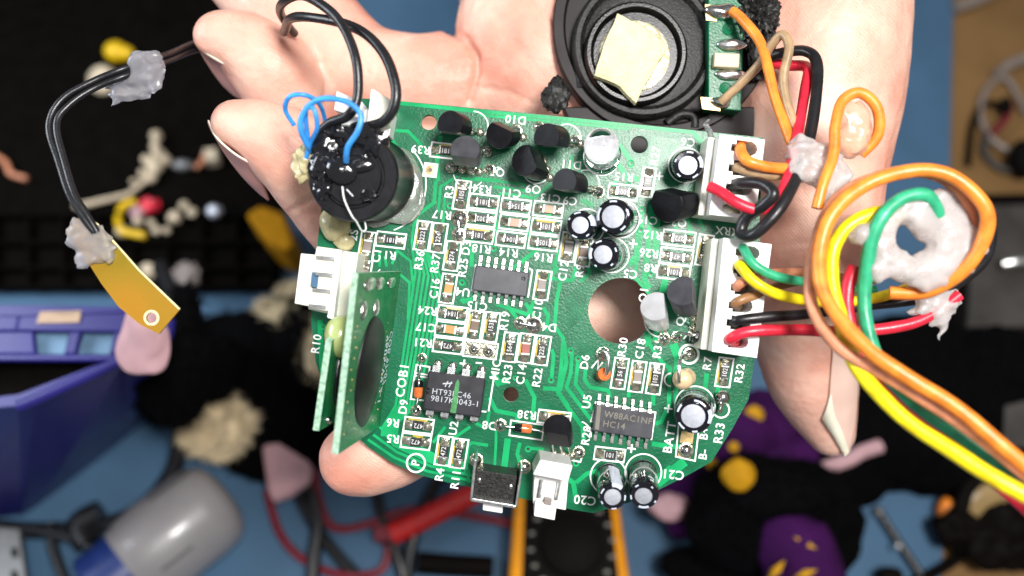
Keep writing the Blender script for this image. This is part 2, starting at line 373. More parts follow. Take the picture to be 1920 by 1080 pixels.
T(9, (900, 520), (890, 560), (870, 565), (865, 560)); T(8, (886, 450), (884, 500)); T(7, (948, 570), (966, 592), (975, 610)); T(7, (985, 568), (1000, 590), (995, 620))
T(7, (1034, 655), (1038, 665), (1034, 712)); T(8, (1057, 640), (1062, 680), (1050, 730), (1018, 728)); T(7, (1073, 655), (1070, 700), (1062, 726), (1110, 790), (1113, 795)); T(7, (1084, 675), (1079, 720), (1108, 762), (1116, 775))
T(8, (1046, 735), (1062, 760), (1092, 800), (1095, 830)); T(8, (985, 712), (1002, 745), (998, 790)); T(8, (918, 745), (930, 770), (968, 778), (975, 800)); T(12, (925, 700), (935, 718), (955, 712)); T(6, (918, 770), (912, 800))
T(7, (1098, 690), (1096, 712), (1106, 726), (1140, 732), (1144, 745)); T(7, (1180, 730), (1178, 745)); T(8, (1225, 740), (1224, 760)); T(8, (1215, 620), (1218, 645), (1242, 680), (1256, 690), (1254, 760), (1240, 790), (1228, 795)); T(8, (1270, 670), (1268, 700), (1266, 780))
T(9, (1325, 700), (1322, 730)); T(16, (1262, 645), (1272, 672), (1270, 700)); T(9, (1222, 832), (1250, 836), (1280, 838)); T(7, (1320, 740), (1318, 800)); T(18, (1284, 865), (1262, 882)); T(22, (1262, 880), (1230, 905)); T(8, (1080, 905), (1100, 888), (1130, 880)); T(9, (1040, 880), (1075, 905), (1080, 935))
T(12, (952, 822), (945, 880)); T(5, (930, 790), (930, 830), (927, 880)); T(7, (975, 830), (970, 850), (975, 870)); T(6, (992, 840), (1020, 842)); T(6, (875, 870), (878, 835), (885, 830), (915, 835)); T(6, (874, 870), (880, 905)); T(6, (835, 800), (812, 830)); T(6, (882, 800), (850, 822)); T(6, (890, 792), (905, 800))
T(6, (1005, 840), (1030, 860)); T(5, (1210, 620), (1212, 650)); T(10, (600, 600), (605, 700)); T(5, (712, 500), (712, 470)); T(5, (725, 500), (722, 480)); T(5, (735, 495), (745, 470), (770, 490), (775, 540)); T(5, (745, 510), (768, 530), (765, 600)); T(6, (1160, 330), (1150, 350)); T(9, (1090, 375), (1112, 385)); T(8, (1350, 690), (1345, 740))
tr.make('copper_traces', ['trace_green'], board)
# copper pours: slightly lighter fields
po = MB()
for i, pl in enumerate([[(1222, 255), (1335, 268), (1328, 400), (1300, 420), (1190, 380), (1186, 296), (1215, 292)], [(745, 205), (784, 208), (784, 244), (745, 238)], [(1085, 640), (1140, 660), (1085, 670)], [(1010, 750), (1080, 770), (1060, 800), (1000, 770)], [(1090, 530), (1110, 520), (1090, 600), (1065, 620), (1060, 560)], [(1230, 895), (1300, 860), (1330, 850), (1300, 885), (1240, 912)], [(1120, 640), (1180, 652), (1140, 640)], [(1050, 905), (1095, 900), (1080, 945), (1050, 940)], [(880, 830), (900, 840), (885, 895), (800, 880)]]):
    po.add([Vector((P(x, y).x, P(x, y).y, 0.0015 + i * 0.0001)) for x, y in pl][::-1], [list(range(len(pl)))])
po.split('copper_pour', ['pour_green'], board)
# vias
vi = MB()
for x, y, r in ((843, 386, 5), (925, 466, 5), (866, 530, 5), (1033, 713, 5), (966, 709, 4), (1203, 393, 5), (1201, 432, 5), (1220, 514, 5), (1091, 304, 5), (1183, 306, 5), (1178, 345, 4), (605, 613, 5), (1330, 295, 7), (990, 842, 5), (1080, 869, 5), (1070, 658, 5), (1084, 673, 5), (876, 885, 5), (1258, 460, 0)):
    if r:
        M = flat(x, y, 0, 0.0045); vi.lathe(M, [(S(r) * 1.3, 0.0), (S(r) * 1.1, 0.004), (S(r) * 0.55, 0.002), (0.0001, 0.0)], 14, ms=[0, 0, 1])
vi.split('via', ['trace_green', 'chip_black'], board)

# --- silkscreen
sk = MB(); ZS = 0.008
def TX(s, x, y, rot, size=0.205, z=ZS): put_text(sk, s, flat(x, y, rot, z), size)
UP, OV = 81, 173.5
for s, x, y, r in [('R3', 843, 360, UP), ('R34', 904, 354, OV), ('C11', 958, 361, OV), ('Q9', 1000, 354, OV), ('R17', 829, 402, OV), ('R36', 787, 488, UP), ('R37', 817, 494, UP), ('D3', 875, 465, UP), ('R25', 869, 502, UP), ('R18', 903, 466, OV), ('R14', 954, 473, OV), ('C13', 1032, 371, OV), ('C9', 1069, 376, OV), ('R16', 1019, 482, OV), ('C12', 1057, 508, UP), ('R9', 1088, 508, UP), ('C5', 1182, 513, OV), ('C19', 1214, 412, OV), ('R12', 1224, 440, OV), ('R26', 1217, 474, OV), ('R8', 1220, 502, OV), ('XRX', 1364, 433, OV), ('Q3', 1273, 417, OV), ('U4', 868, 547, OV), ('C16', 816, 541, UP), ('R24', 802, 582, OV), ('C17', 799, 613, OV), ('R21', 793, 642, OV), ('C15', 895, 573, OV), ('R19', 947, 602, UP), ('C10', 1009, 580, UP), ('D4', 1030, 613, OV), ('R23', 952, 701, UP), ('C14', 978, 702, UP), ('R22', 1008, 708, UP), ('MIC', 930, 693, UP), ('D8', 918, 797, OV), ('R38', 988, 777, OV), ('U5', 1101, 753, UP), ('R28', 1100, 817, UP), ('D6', 1097, 679, UP), ('R30', 1168, 651, UP), ('C18', 1201, 654, UP), ('R31', 1234, 654, UP), ('R7', 1327, 682, UP), ('R32', 1387, 700, UP), ('C21', 1262, 889, OV), ('C20', 1097, 937, OV), ('BATT', 1256, 820, UP), ('R33', 1349, 812, UP), ('B-', 1319, 852, UP), ('B+', 1321, 812, UP), ('R4', 825, 890, UP), ('R11', 855, 899, UP), ('U2', 851, 803, UP), ('R6', 737, 792, OV), ('R5', 737, 822, OV), ('D9', 757, 763, UP), ('COB1', 755, 713, UP), ('Q1', 1207, 553, UP), ('Q2', 1277, 597, UP), ('S', 1316, 607, UP), ('D10', 967, 224, OV), ('Q7', 932, 322, OV), ('D11', 1071, 308, OV), ('R15', 1170, 331, OV), ('R27', 1229, 293, UP), ('C6', 1290, 266, OV), ('R39', 789, 280, OV), ('R10', 594, 645, UP), ('R1', 731, 478, OV), ('C1', 707, 479, UP), ('2S', 664, 441, UP), ('P', 780, 868, UP)]:
    TX(s, x, y, r, 0.235 if s in ('BATT', 'COB1', 'C20', 'C21', 'R33') else 0.215)
for x, y in ((870, 682), (1253, 766), (1184, 841), (1236, 330), (1187, 457)):
    ribbon(sk, [(x - 8, y - 1), (x + 8, y + 1)], 3.4, ZS); ribbon(sk, [(x + 1, y - 8), (x - 1, y + 8)], 3.4, ZS + 0.0004)
ribbon(sk, [(892, 680), (904, 681)], 3, ZS)
def SR(x, y, r, w=3, z=ZS, a0=0, a1=360, dx=0):
    n = 36; full = (a1 - a0) >= 360
    pts = [(x + r * math.cos(math.radians(a0 + (a1 - a0) * i / n)), y - r * math.sin(math.radians(a0 + (a1 - a0) * i / n))) for i in range(n + (0 if full else 1))]
    ribbon(sk, pts, w, z, closed=full)
SR(780, 868, 17, 3.6); SR(1286, 310, 33, 2.6); SR(1141, 893, 34, 2.8); SR(1206, 885, 34, 2.8); SR(1100, 425, 33, 2.6); SR(1163, 410, 36, 2.4); SR(1146, 478, 33, 2.4)
SR(1303, 762, 38, 2.6); SR(1292, 664, 17.5, 4.5); SR(1352, 768, 15, 3.2, a0=-200, a1=60); SR(1128, 296, 33, 2.2); SR(707, 345, 92, 2.4, a0=-70, a1=45)
SR(888, 236, 27, 2.4, a0=-40, a1=90); SR(1062, 260, 27, 2.4, a0=-40, a1=110); SR(1098, 345, 26, 2.4, a0=-40, a1=110); SR(1006, 318, 26, 2.2, a0=180, a1=330); SR(1240, 600, 32, 2.4, a0=120, a1=290)
SR(1258, 712, 12, 3, a0=90, a1=270); SR(880, 322, 30, 2.2, a0=190, a1=320); SR(1082, 815, 26, 2.4, a0=-10, a1=70)
# chip outlines etc.
for pts in ([(890, 545), (884, 545), (892, 496)], [(992, 503), (998, 507), (990, 558)], [(1116, 790), (1108, 790), (1117, 754), (1229, 773), (1221, 825)], [(912, 772), (903, 771)], [(1288, 800), (1272, 798), (1267, 856), (1303, 864), (1310, 806)], [(916, 771), (926, 708), (918, 707)], [(1028, 853), (1088, 866), (1093, 850)], [(1330, 528), (1322, 600), (1312, 604)], [(868, 649), (932, 658)]):
    ribbon(sk, pts, 3, ZS + 0.0006)
for cx, cy, l, wd, o in ((901, 656, 62, 29, 'h'),):
    ribbon(sk, [w2p(q) for q in quad(cx, cy, l, wd, o, 0)], 3, ZS, closed=True)
ribbon(sk, [(781, 684), (806, 688), (797, 751), (770, 748)], 3, ZS, closed=True); ribbon(sk, [(779, 699), (803, 703)], 3, ZS + .0004); ribbon(sk, [(778, 704), (802, 708)], 3, ZS + .0004)
ribbon(sk, [(958, 788), (1020, 797), (1016, 825), (955, 816)], 3, ZS, closed=True)
ribbon(sk, [(700, 518), (713, 505)], 2, ZS)
# schottky-like arrow marks
for x, y in ((1118, 682), (1290, 628), (988, 600)):
    ribbon(sk, [(x - 9, y + 8), (x + 4, y - 8), (x + 3, y + 9), (x + 12, y - 3)], 3.4, ZS + 0.0008)
sk.make('silkscreen', ['silk_white'], board)

# --- chips
def smd(cx, cy, o, kind, txt='', l=54, w=27, outline_on=True, dark=False):
    a, b = dirs(o)
    fr = MB(); q = quad(cx, cy, l, w, o, 0)
    ribbon(fr, [w2p(v) for v in q], 3.2, 0.0095, closed=True)
    # flux stain along one side
    bw = 9.5; ln = 20 if kind == 'r' else 17
    fx = MB()
    body = MB(); hb = 0.055; ocx, ocy = cx, cy
    JIT[0] = JR.uniform(-3, 3); cx += JR.uniform(-1.3, 1.3); cy += JR.uniform(-1.3, 1.3); a, b = dirs(o); tone = JR.random()
    bq = quad(cx, cy, ln, 15, o, hb)
    body.prism(bq, 0.014)
    # terminations
    for s in (-1, 1):
        c = P(cx, cy) + a * s * S(ln / 2 + 1.6); c2 = w2p(c)
        body.prism(quad(c2[0], c2[1], 3.6, 15.6, o, hb + 0.004), 0.012, 1)
    mname = 'chip_black' if kind == 'r' else kind
    ob = body.make('chip_resistor' if kind == 'r' else 'chip_capacitor', [mname, 'silk_white' if kind != 'r' else 'pin_metal'], board, bevel=0.006)
    JIT[0] = 0.0; cx, cy = ocx, ocy; a, b = dirs(o); c = P(cx, cy); big = JR.choice((-1, 1, 0))
    for s in (-1, 1):
        c1 = c + a * s * S(l / 2 - 9.5)
        M = frame(Vector((c1.x, c1.y, 0.010)), Vector((c1.x, c1.y, 1)), math.atan2(a.y, a.x))
        rx, ry = S(9), S(8.6)
        n = 5
        # solder fillet: rounded pad rising towards the chip
        vs = []; fsx = []; N1 = 7; N2 = 7
        for i in range(N1):
            for j in range(N2):
                u = -1 + 2 * i / (N1 - 1); v = -1 + 2 * j / (N2 - 1)
                t = (1 - s * u) / 2
                hh = 0.004 + (0.05 * t ** 1.5 * (1.0 + (0.9 if s == big else -0.1))) * (1 - 0.35 * v * v) if abs(v) < 0.99 and abs(u) < 0.99 else 0
                k = 1 - 0.22 * max(0, s * u) * v * v
                vs.append(M @ Vector((u * rx, v * ry * k, hh)))
        for i in range(N1 - 1):
            for j in range(N2 - 1): fsx.append([i * N2 + j, (i + 1) * N2 + j, (i + 1) * N2 + j + 1, i * N2 + j + 1])
        pd = MB(); pd.add(vs, fsx); pd.make('solder_joint', ['pad_tin'], ob, smooth=True)
    for s in (-1, 1):
        if JR.random() < .7:
            bl = MB(); q = c + a * s * S(l / 2 - 11 + JR.uniform(-2, 2)) + b * S(JR.uniform(-3, 4)); bl.ball((q.x, q.y, 0.03), (S(JR.uniform(3, 6)), S(JR.uniform(3, 5.5)), 0.035 + 0.02 * JR.random()), 2, nz=0.3, seed=int(cx)); bl.make('solder_glint', ['glint_white'], ob, smooth=True)  # bright white blob stands in for the highlight on the solder
    st = MB(); sgn = 1 if o == 'v' else 1
    fl_ = JR.uniform(.35, .95) if o == 'h' else JR.uniform(.6, 1)
    cc = c + b * (S(w / 2 - 3.0)) * (1 if o == 'h' else -1) + a * S(JR.uniform(-4, 4)); p2 = w2p(cc)
    qf = quad(p2[0], p2[1], (l - 12) * fl_, 4.6, o, 0.0065); qm = (qf[0] + qf[1]) / 2 - b * S(JR.uniform(0, 3)); st.add([qf[0], qm, qf[1], qf[2], qf[3]], [[0, 1, 2, 3, 4]])
    if JR.random() < (.45 if o == 'h' else .85): st.make('flux_residue', ['flux'], ob)
    fr.make('printed_outline', ['silk_white' if not dark else 'ic_print_tan'], ob)
    if txt:
        mk = MB(); rot = (173.5 if o == 'h' else 81)
        put_text(mk, txt, flat(cx, cy, rot, hb + 0.003), 0.125, bold=0.01, sx=0.85); mk.make('marking', ['chip_print'], ob)
    return ob
R = 'r'
for a_ in [(866, 366, 'v', R, '105'), (907, 379, 'h', R, '181'), (967, 387, 'h', R, '154'), (902, 410, 'h', R, '302'), (964, 417.5, 'h', 'chip_pink', ''), (898, 441, 'h', R, '181'), (958, 449, 'h', R, '104'),
           (793, 442, 'v', R, '222'), (822.5, 446, 'v', R, '224'), (848, 480, 'v', R, '274'), (1028, 393, 'h', 'chip_tan', ''), (1024, 425, 'h', R, '101'), (1019, 455, 'h', R, '105'), (1065.5, 463, 'v', 'chip_grey', ''),
           (1095, 472, 'v', 'chip_brown', ''), (1168, 360, 'h', R, '1001'), (1272.5, 447, 'h', R, '272', 60, 28), (1268, 481, 'h', R, '47', 60, 29), (1263, 510, 'h', R, '101', 60, 27), (1321, 469, 'v', R, '103', 57, 27),
           (840, 541, 'v', 'chip_orange', ''), (848, 588, 'h', R, '184'), (844, 618, 'h', 'chip_orange', ''), (840, 648, 'h', R, '472'), (890, 610, 'v', 'chip_brown', ''), (921, 613, 'v', R, '153'), (1017, 535, 'v', 'chip_grey', ''),
           (956, 651, 'v', R, '564'), (986, 653, 'v', 'chip_red', ''), (1016, 657, 'v', R, '225'), (1162, 700, 'v', R, '56', 57, 26), (1195, 706, 'v', 'chip_grey', '', 57, 26), (1228, 710, 'v', R, '103', 57, 26), (1358, 698, 'v', R, '102'),
           (785, 797.5, 'h', R, '472'), (780, 827.5, 'h', R, '472'), (832, 845, 'v', R, '472'), (861, 850, 'v', R, '472'), (1039, 783, 'h', 'chip_tan', '', 60, 24), (1143, 852, 'h', R, '101', 56, 24), (1214, 342, 'v', R, '10', 54, 24),
           (688, 462, 'v', 'chip_grey', ''), (733, 450, 'h', R, '181'), (683, 512, 'v', 'chip_grey', '', 46, 24), (836, 283, 'h', R, '181', 56, 27)]:
    smd(*a_)

# --- through-hole pads and solder domes
def dome(x, y, r, h=0.08, mname='solder', name='solder_dome', z=0.01, parent=None, col='pad_tin', pad=1.35):
    mb = MB(); M = flat(x, y, 0, z); r = S(r)
    mb.lathe(M, [(r * pad, 0), (r * pad * .98, 0.006), (r, 0.012), (r * .8, h * .55), (r * .45, h * .9), (0.0005, h)], 20, ms=[1, 1, 0, 0, 0])
    return mb.make(name, [mname, col], parent or board, smooth=True)
for x, y, r in ((862, 410, 12), (860, 440, 10), (975, 606, 9), (1001, 610, 12), (1130, 664, 10), (1128, 703, 8), (889, 655, 8), (916, 659, 8), (791, 671, 7), (780, 770, 8), (938, 797, 9), (1286, 844, 11), (1292, 664, 9), (1085, 848, 9), (983, 875, 10), (893, 862, 10), (1010, 238, 8), (967, 245, 9), (1078, 265, 9), (1122, 360, 9), (912, 284, 8), (846, 314, 8), (918, 318, 8), (884, 318, 8), (1268, 632, 8), (1306, 628, 9), (1245, 635, 9), (1318, 368, 9), (768, 322, 8)):
    dome(x, y, r)
dome(1355, 746, 13, 0.22, name='solder_ball', pad=1.1)
wp = MB(); wp.prism(quad(807, 319, 27, 27, 'h', 0.012), 0.006); M = flat(807, 319, 0, 0.0125); wp.lathe(M, [(S(9), 0), (S(4), 0.004)], 18, m=1); wp.lathe(M, [(S(4), 0.004), (0.0005, 0.003)], 18, m=2)
wp.make('test_pad', ['silk_white', 'pad_copper', 'chip_brown'], board)
bp_ = MB(); bp_.prism(quad(1288, 820, 24, 22, 'h', 0.011), 0.006); bp_.prism(quad(1284, 846, 24, 22, 'h', 0.0115), 0.006); bp_.split('battery_pad', ['pad_copper'], board)
mp = MB(); mp.prism(quad(901, 656, 56, 24, 'h', 0.0105), 0.006); mp.make('microphone_pad', ['pad_tin'], board)
dome(768, 321, 9, 0.02, col='pad_copper', mname='pad_copper', name='bare_pad')

# --- integrated circuits
def sop(tl, trr, br, bl, ztop, name, n=7, stand=0.03, long_top=13, textf=None, topm='ic_black'):
    # body polygon given in picture coords at the top face
    t = [P(*q, ztop) for q in (tl, trr, br, bl)]
    mb = MB(); mb.prism(t, 0.03); ob = mb.make(name, [topm], board, bevel=0.02)
    ex = (t[1] - t[0]).normalized(); ey = (t[0] - t[3]).normalized(); L = (t[1] - t[0]).length
    for side in (0, 1):
        for i in range(n):
            p = (t[0] if side == 0 else t[3]) + ex * (L * (i + 0.5) / n); out = ey * (1 if side == 0 else -1)
            w_ = ex * 0.028; lead = MB()
            prof = [(-0.01, ztop * .55), (0.05, ztop * .5), (0.08, 0.022), (0.19, 0.018)]
            vs = []
            for (d, z) in prof:
                q = p + out * d; vs += [Vector((q.x - w_.x, q.y - w_.y, z)), Vector((q.x + w_.x, q.y + w_.y, z)), Vector((q.x + w_.x, q.y + w_.y, z + 0.02)), Vector((q.x - w_.x, q.y - w_.y, z + 0.02))]
            fs_ = []
            for k in range(3):
                for e in range(4): fs_.append([k * 4 + e, k * 4 + (e + 1) % 4, (k + 1) * 4 + (e + 1) % 4, (k + 1) * 4 + e])
            fs_.append([0, 1, 2, 3]); fs_.append([15, 14, 13, 12]); lead.add(vs, fs_); lead.make('pin', ['pin_metal'], ob)
            pj = MB(); q = p + out * 0.14; pj.ball((q.x, q.y, 0.012), (0.048, 0.07, 0.02), 2); pj.make('solder_joint', ['pad_tin'], ob, smooth=True)
    return ob, t, ex, ey
u4, t, ex, ey = sop((892, 497), (993, 511), (987, 557), (885, 544), 0.17, 'logic_chip', topm='ic_top_grey')
nk = MB(); c = t[1] - ex * 0.10 - ey * 0.13; nk.lathe(frame(c + Vector((0, 0, 0.002)), c + Vector((0, 0, 1))), [(0.045, 0), (0.0005, 0.0005)], 18); nk.make('index_dimple', ['epoxy_black'], u4)
u5, t, ex, ey = sop((1116, 758), (1227, 776), (1222, 824), (1111, 808), 0.17, 'logic_chip', topm='ic_top_grey')
def tmat(o, ex, ey): z = ex.cross(ey).normalized(); M = Matrix((ex, z.cross(ex).normalized(), z)).transposed().to_4x4(); M.translation = o; return M
mk = MB(); up = Vector((0, 0, 0.003)); cc = (t[0] + t[2]) / 2
put_text(mk, '\u2726W88AC1NF', tmat(cc + ey * 0.09 + ex * 0.06 + up, ex, ey), 0.16, bold=0.012, sx=0.95) if False else put_text(mk, 'W88AC1NF', tmat(cc + ey * 0.085 + ex * 0.08 + up, ex, ey), 0.165, bold=0.012, sx=1.0)
put_text(mk, 'HC14', tmat(cc - ey * 0.09 - ex * 0.17 + up, ex, ey), 0.165, bold=0.012, sx=1.0)
mk.make('marking', ['ic_print_tan'], u5)
mk = MB(); q0 = t[0] + ex * 0.04 - ey * 0.02; mk.add([q0 + up, q0 + ex * 0.075 + up, q0 + ex * 0.075 - ey * 0.44 + up, q0 - ey * 0.44 + up], [[3, 2, 1, 0]]); mk.make('end_stripe', ['ic_print_tan'], u5)
# eight-pin DIP
zt = 0.42
t = [P(*q, zt) for q in ((803, 696), (911, 710), (901, 784), (792, 768))]
mb = MB(); mb.prism(t, 0.10); u2 = mb.make('memory_chip', ['ic_black'], board, bevel=0.03)
ex = (t[1] - t[0]).normalized(); ey = (t[0] - t[3]).normalized(); L = (t[1] - t[0]).length; cc = (t[0] + t[2]) / 2
for side in (0, 1):
    for i in range(4):
        p = (t[0] if side == 0 else t[3]) + ex * (0.13 + 0.275 * i); out = ey * (1 if side == 0 else -1)
        d = MB()
        for (wd, d0, d1, z0, z1) in ((0.07, -0.01, 0.10, 0.24, 0.28), (0.07, 0.08, 0.11, 0.12, 0.262), (0.03, 0.082, 0.108, 0.005, 0.13)):
            vs = []
            for z in (z0, z1):
                for (sx, dd) in ((-1, d0), (1, d0), (1, d1), (-1, d1)):
                    q = p + ex * wd * sx + out * dd; vs.append((q.x, q.y, z))
            d.add(vs, [[0, 1, 2, 3], [4, 5, 6, 7], [0, 1, 5, 4], [1, 2, 6, 5], [2, 3, 7, 6], [3, 0, 4, 7]])
        d.make('pin', ['pin_metal'], u2); q = p + out * 0.11; pj = MB(); pj.ball((q.x, q.y, 0.01), (0.09, 0.09, 0.05), 2); pj.make('solder_joint', ['solder'], u2, smooth=True)
mk = MB()
put_text(mk, 'HT93LC46', tmat(cc + ey * 0.01 - ex * 0.055 + up * 1.2, ex, ey), 0.15, bold=0.0, sx=1.0)
put_text(mk, '9817K4043-1', tmat(cc - ey * 0.12 + ex * 0.03 + up * 1.2, ex, ey), 0.15, bold=0.0, sx=1.02)
lg = [(-.17, .12), (-.10, .20), (-.10, .14), (-.03, .22), (-.03, .16)]
for k in range(2):
    a = cc + ex * (-0.20 + 0.07 * k) + ey * 0.12 + up * 1.2; tmp = [a, a + ex * 0.035 + ey * 0.11, a + ex * 0.055 + ey * 0.11, a + ex * 0.02]; mk.add(tmp, [[0, 3, 2, 1]])
a = cc + ex * -0.24 + ey * 0.16 + up * 1.3; mk.add([a, a + ex * 0.17 + ey * 0.03, a + ex * 0.17 + ey * 0.055, a + ey * 0.025], [[0, 1, 2, 3]])
mk.make('marking', ['ic_print'], u2)
mk = MB(); a = cc - ex * 0.03 - ey * 0.33 + up * 1.8; mk.add([a, a + ex * 0.11, a + ex * 0.09 + ey * 0.55, a + ex * 0.055 + ey * 0.62, a + ex * 0.02 + ey * 0.55], [[0, 1, 2, 3, 4]]); mk.make('ink_mark', ['ink_green'], u2)
mk = MB(); c = t[0] * .5 + t[3] * .5 + ex * 0.02; mk.lathe(frame(c + up, c + up + Vector((0, 0, 1)), math.atan2(ex.y, ex.x)), [(0.07, 0), (0.0005, 0.0005)], 18, a0=-math.pi / 2, a1=math.pi / 2); mk.make('index_notch', ['epoxy_black'], u2)

# --- TO-92 transistors
def to92(tx, ty, ztop, bx, by, rot, r=26, mname='plastic_black', length=0.46, tilt_legs=True):
    top = P(tx, ty, ztop); base = P(bx, by, 0.0); ax = (top - base).normalized()
    R_ = S(r, ztop); rt = math.radians(rot)
    start = top - ax * length
    M = frame(start, top, rt)
    # D profile: flat at +x local
    pr = []; fl = 0.55
    a0 = math.acos(fl)
    for i in range(21):
        a = a0 + (2 * math.pi - 2 * a0) * i / 20; pr.append((R_ * math.cos(a), R_ * math.sin(a)))
    n = len(pr); mb = MB()
    rings = [(1.0, 0.0), (1.0, length - 0.015), (0.97, length)]
    vs = []
    for (k, z) in rings:
        for (x, y) in pr: vs.append(M @ Vector((x * k, y * k, z)))
    fs_ = []
    for q in range(2):
        for i in range(n): fs_.append([q * n + i, q * n + (i + 1) % n, (q + 1) * n + (i + 1) % n, (q + 1) * n + i])
    fs_.append([2 * n + i for i in range(n)]); fs_.append([i for i in range(n)][::-1])
    mb.add(vs, fs_); ob = mb.make('transistor', [mname], board, smooth=True)
    for k in (-1, 0, 1):
        lg_ = MB(); p0 = M @ Vector((R_ * 0.1, k * 0.12, 0.02)); y = Vector((M[0][1], M[1][1], 0)).normalized()
        p1 = base + y * k * 0.16; p1.z = 0.0
        lg_.tube([p0, (p0 + p1) / 2 + y * k * 0.015, p1], 0.022, 6); lg_.make('leg', ['pin_metal'], ob)
        pj = MB(); pj.ball((p1.x, p1.y, 0.01), (0.085, 0.085, 0.045), 2); pj.make('solder_joint', ['pad_tin'], ob, smooth=True)
    return ob
to92(843, 233, 0.95, 884, 246, -97)
g = to92(872, 280, 1.05, 882, 320, -97, 28, 'ic_top_grey')  # lighter grey body stands in for glare on the glossy top
to92(936, 252, 0.80, 966, 250, 62, 27)
to92(985, 300, 0.75, 1025, 318, 20, 30, length=0.5)
to92(1024, 258, 0.95, 1072, 268, -97, 27)
to92(1058, 341, 0.9, 1108, 356, -97, 26)
to92(1250, 382, 0.62, 1306, 372, 70, 36, length=0.5)
to92(1230, 574, 0.85, 1244, 618, 0, 30, 'glare_silver')  # silver body colour stands in for a white reflection on the transistor
to92(1281, 545, 0.95, 1300, 600, -5, 31, 'ic_top_grey')
to92(1045, 800, 0.85, 1055, 853, -97, 27, length=0.46)

# --- electrolytic capacitors
def ecap(tx, ty, ztop, bx, by, r, rs, seed=0, stripe=40):
    top = P(tx, ty, ztop); base = P(bx, by, 0.02); M = frame(base, top, math.radians(stripe)); L = (top - base).length; R_ = S(r, ztop); Ri = S(rs, ztop)
    mb = MB(); mb.lathe(M, [(R_ * .96, 0), (R_, 0.03), (R_, 0.08), (R_ * .94, 0.11), (R_, 0.14), (R_, L - 0.07), (R_ * .97, L - 0.03), (R_ * .88, L), (Ri, L + 0.004), (Ri, L - 0.015)], 40)
    ob = mb.make('electrolytic_capacitor', ['cap_sleeve'], board, smooth=True)
    mb = MB(); mb.lathe(M, [(Ri * 1.0, L - 0.012), (Ri * .5, L - 0.006), (0.0005, L - 0.005)], 32); mb.make('can_top', ['aluminium'], ob, smooth=True)
    # printed polarity stripe: down the side and over the shoulder, plus bits of print
    mb = MB(); w_ = 0.42
    mb.lathe(M, [(R_ * 1.004, 0.15), (R_ * 1.004, L - 0.07), (R_ * .975, L - 0.027), (R_ * .885, L + 0.003), (Ri * 1.25, L + 0.006)], 8, a0=-w_, a1=w_)
    rnd = random.Random(seed)
    for k in range(4):
        a = 0.9 + k * 1.25 + rnd.random() * 0.3
        mb.lathe(M, [(R_ * .90, L + 0.003), (R_ * .80, L + 0.006)], 4, a0=a, a1=a + 0.15 + rnd.random() * 0.4)
        mb.lathe(M, [(R_ * 1.005, L - 0.30), (R_ * 1.005, L - 0.25)], 4, a0=a, a1=a + 0.5)
        mb.lathe(M, [(R_ * 1.005, L - 0.20), (R_ * 1.005, L - 0.14)], 4, a0=a + .1, a1=a + 0.35)
    mb.make('sleeve_print', ['cap_print'], ob)
    return ob
ecap(1290, 310, 0.72, 1285, 309, 29, 17.5, 1, 15)
ecap(1088, 422, 0.72, 1100, 426, 28, 16, 2, 20)
ecap(1150, 406, 0.78, 1166, 410, 34, 21.5, 3, 170)
ecap(1131, 477, 0.76, 1146, 479, 30, 17.5, 4, 175)
ecap(1300, 780, 0.80, 1303, 762, 35, 22.5, 5, 0)
ecap(1149, 932, 1.02, 1141, 892, 27, 16, 6, 70)
ecap(1207, 930, 0.98, 1206, 885, 28, 16.5, 7, -90)

# --- clear LED
M = frame(P(1129, 292, 0.02), P(1127, 266, 0.9)); R_ = 0.315
mb = MB(); mb.lathe(M, [(0.0005, 0.0), (R_ * 1.13, 0.0), (R_ * 1.13, 0.12), (R_, 0.13), (R_, 0.68)] + [(R_ * math.cos(a), 0.68 + R_ * math.sin(a)) for a in [math.pi / 2 * i / 12 for i in range(1, 12)]] + [(0.0005, 0.995)], 40)
led = mb.make('led_lamp', ['clear_epoxy'], board, smooth=True)
mb = MB(); mb.lathe(M, [(0.0005, 0.30), (0.06, 0.31), (0.13, 0.42), (0.14, 0.42), (0.14, 0.24), (0.03, 0.2), (0.03, 0.02)], 20); mb.prism([M @ Vector(v) for v in ((0.14, -0.04, 0.30), (0.2, -0.04, 0.30), (0.2, 0.04, 0.30), (0.14, 0.04, 0.30))], (0, 0, -0.27))
mb.make('reflector_cup', ['cup_white'], led, smooth=True)

# --- diodes
def diode(p0, p1, z, name='glass_diode', lead0=None, lead1=None):
    a = P(*p0, z); b = P(*p1, z); d = (b - a); L = d.length; M = frame(a, b, 0.3); r = 0.085
    mb = MB(); mb.lathe(M, [(0.0005, 0), (r * .8, 0.01), (r, 0.05), (r, L * .42), (r, L - 0.05), (r * .8, L - 0.01), (0.0005, L)], 20, ms=[0, 0, 0, 1, 1, 1])
    ob = mb.make(name, ['epoxy_black', 'glass_orange'], board, smooth=True)
    for (s, e) in ((a, lead0), (b, lead1)):
        if e:
            q = P(*e, 0.02); m_ = (s * .35 + q * .65); m_.z = z; l = MB(); l.tube(spline([s, m_, q], 5), 0.023, 8); l.make('lead', ['pin_metal'], ob, smooth=True)
    return ob
diode((785, 711), (784, 746), 0.12, lead0=(791, 672), lead1=(779, 772))
diode((964, 801), (998, 805), 0.12, lead0=(935, 797), lead1=(1040, 812))
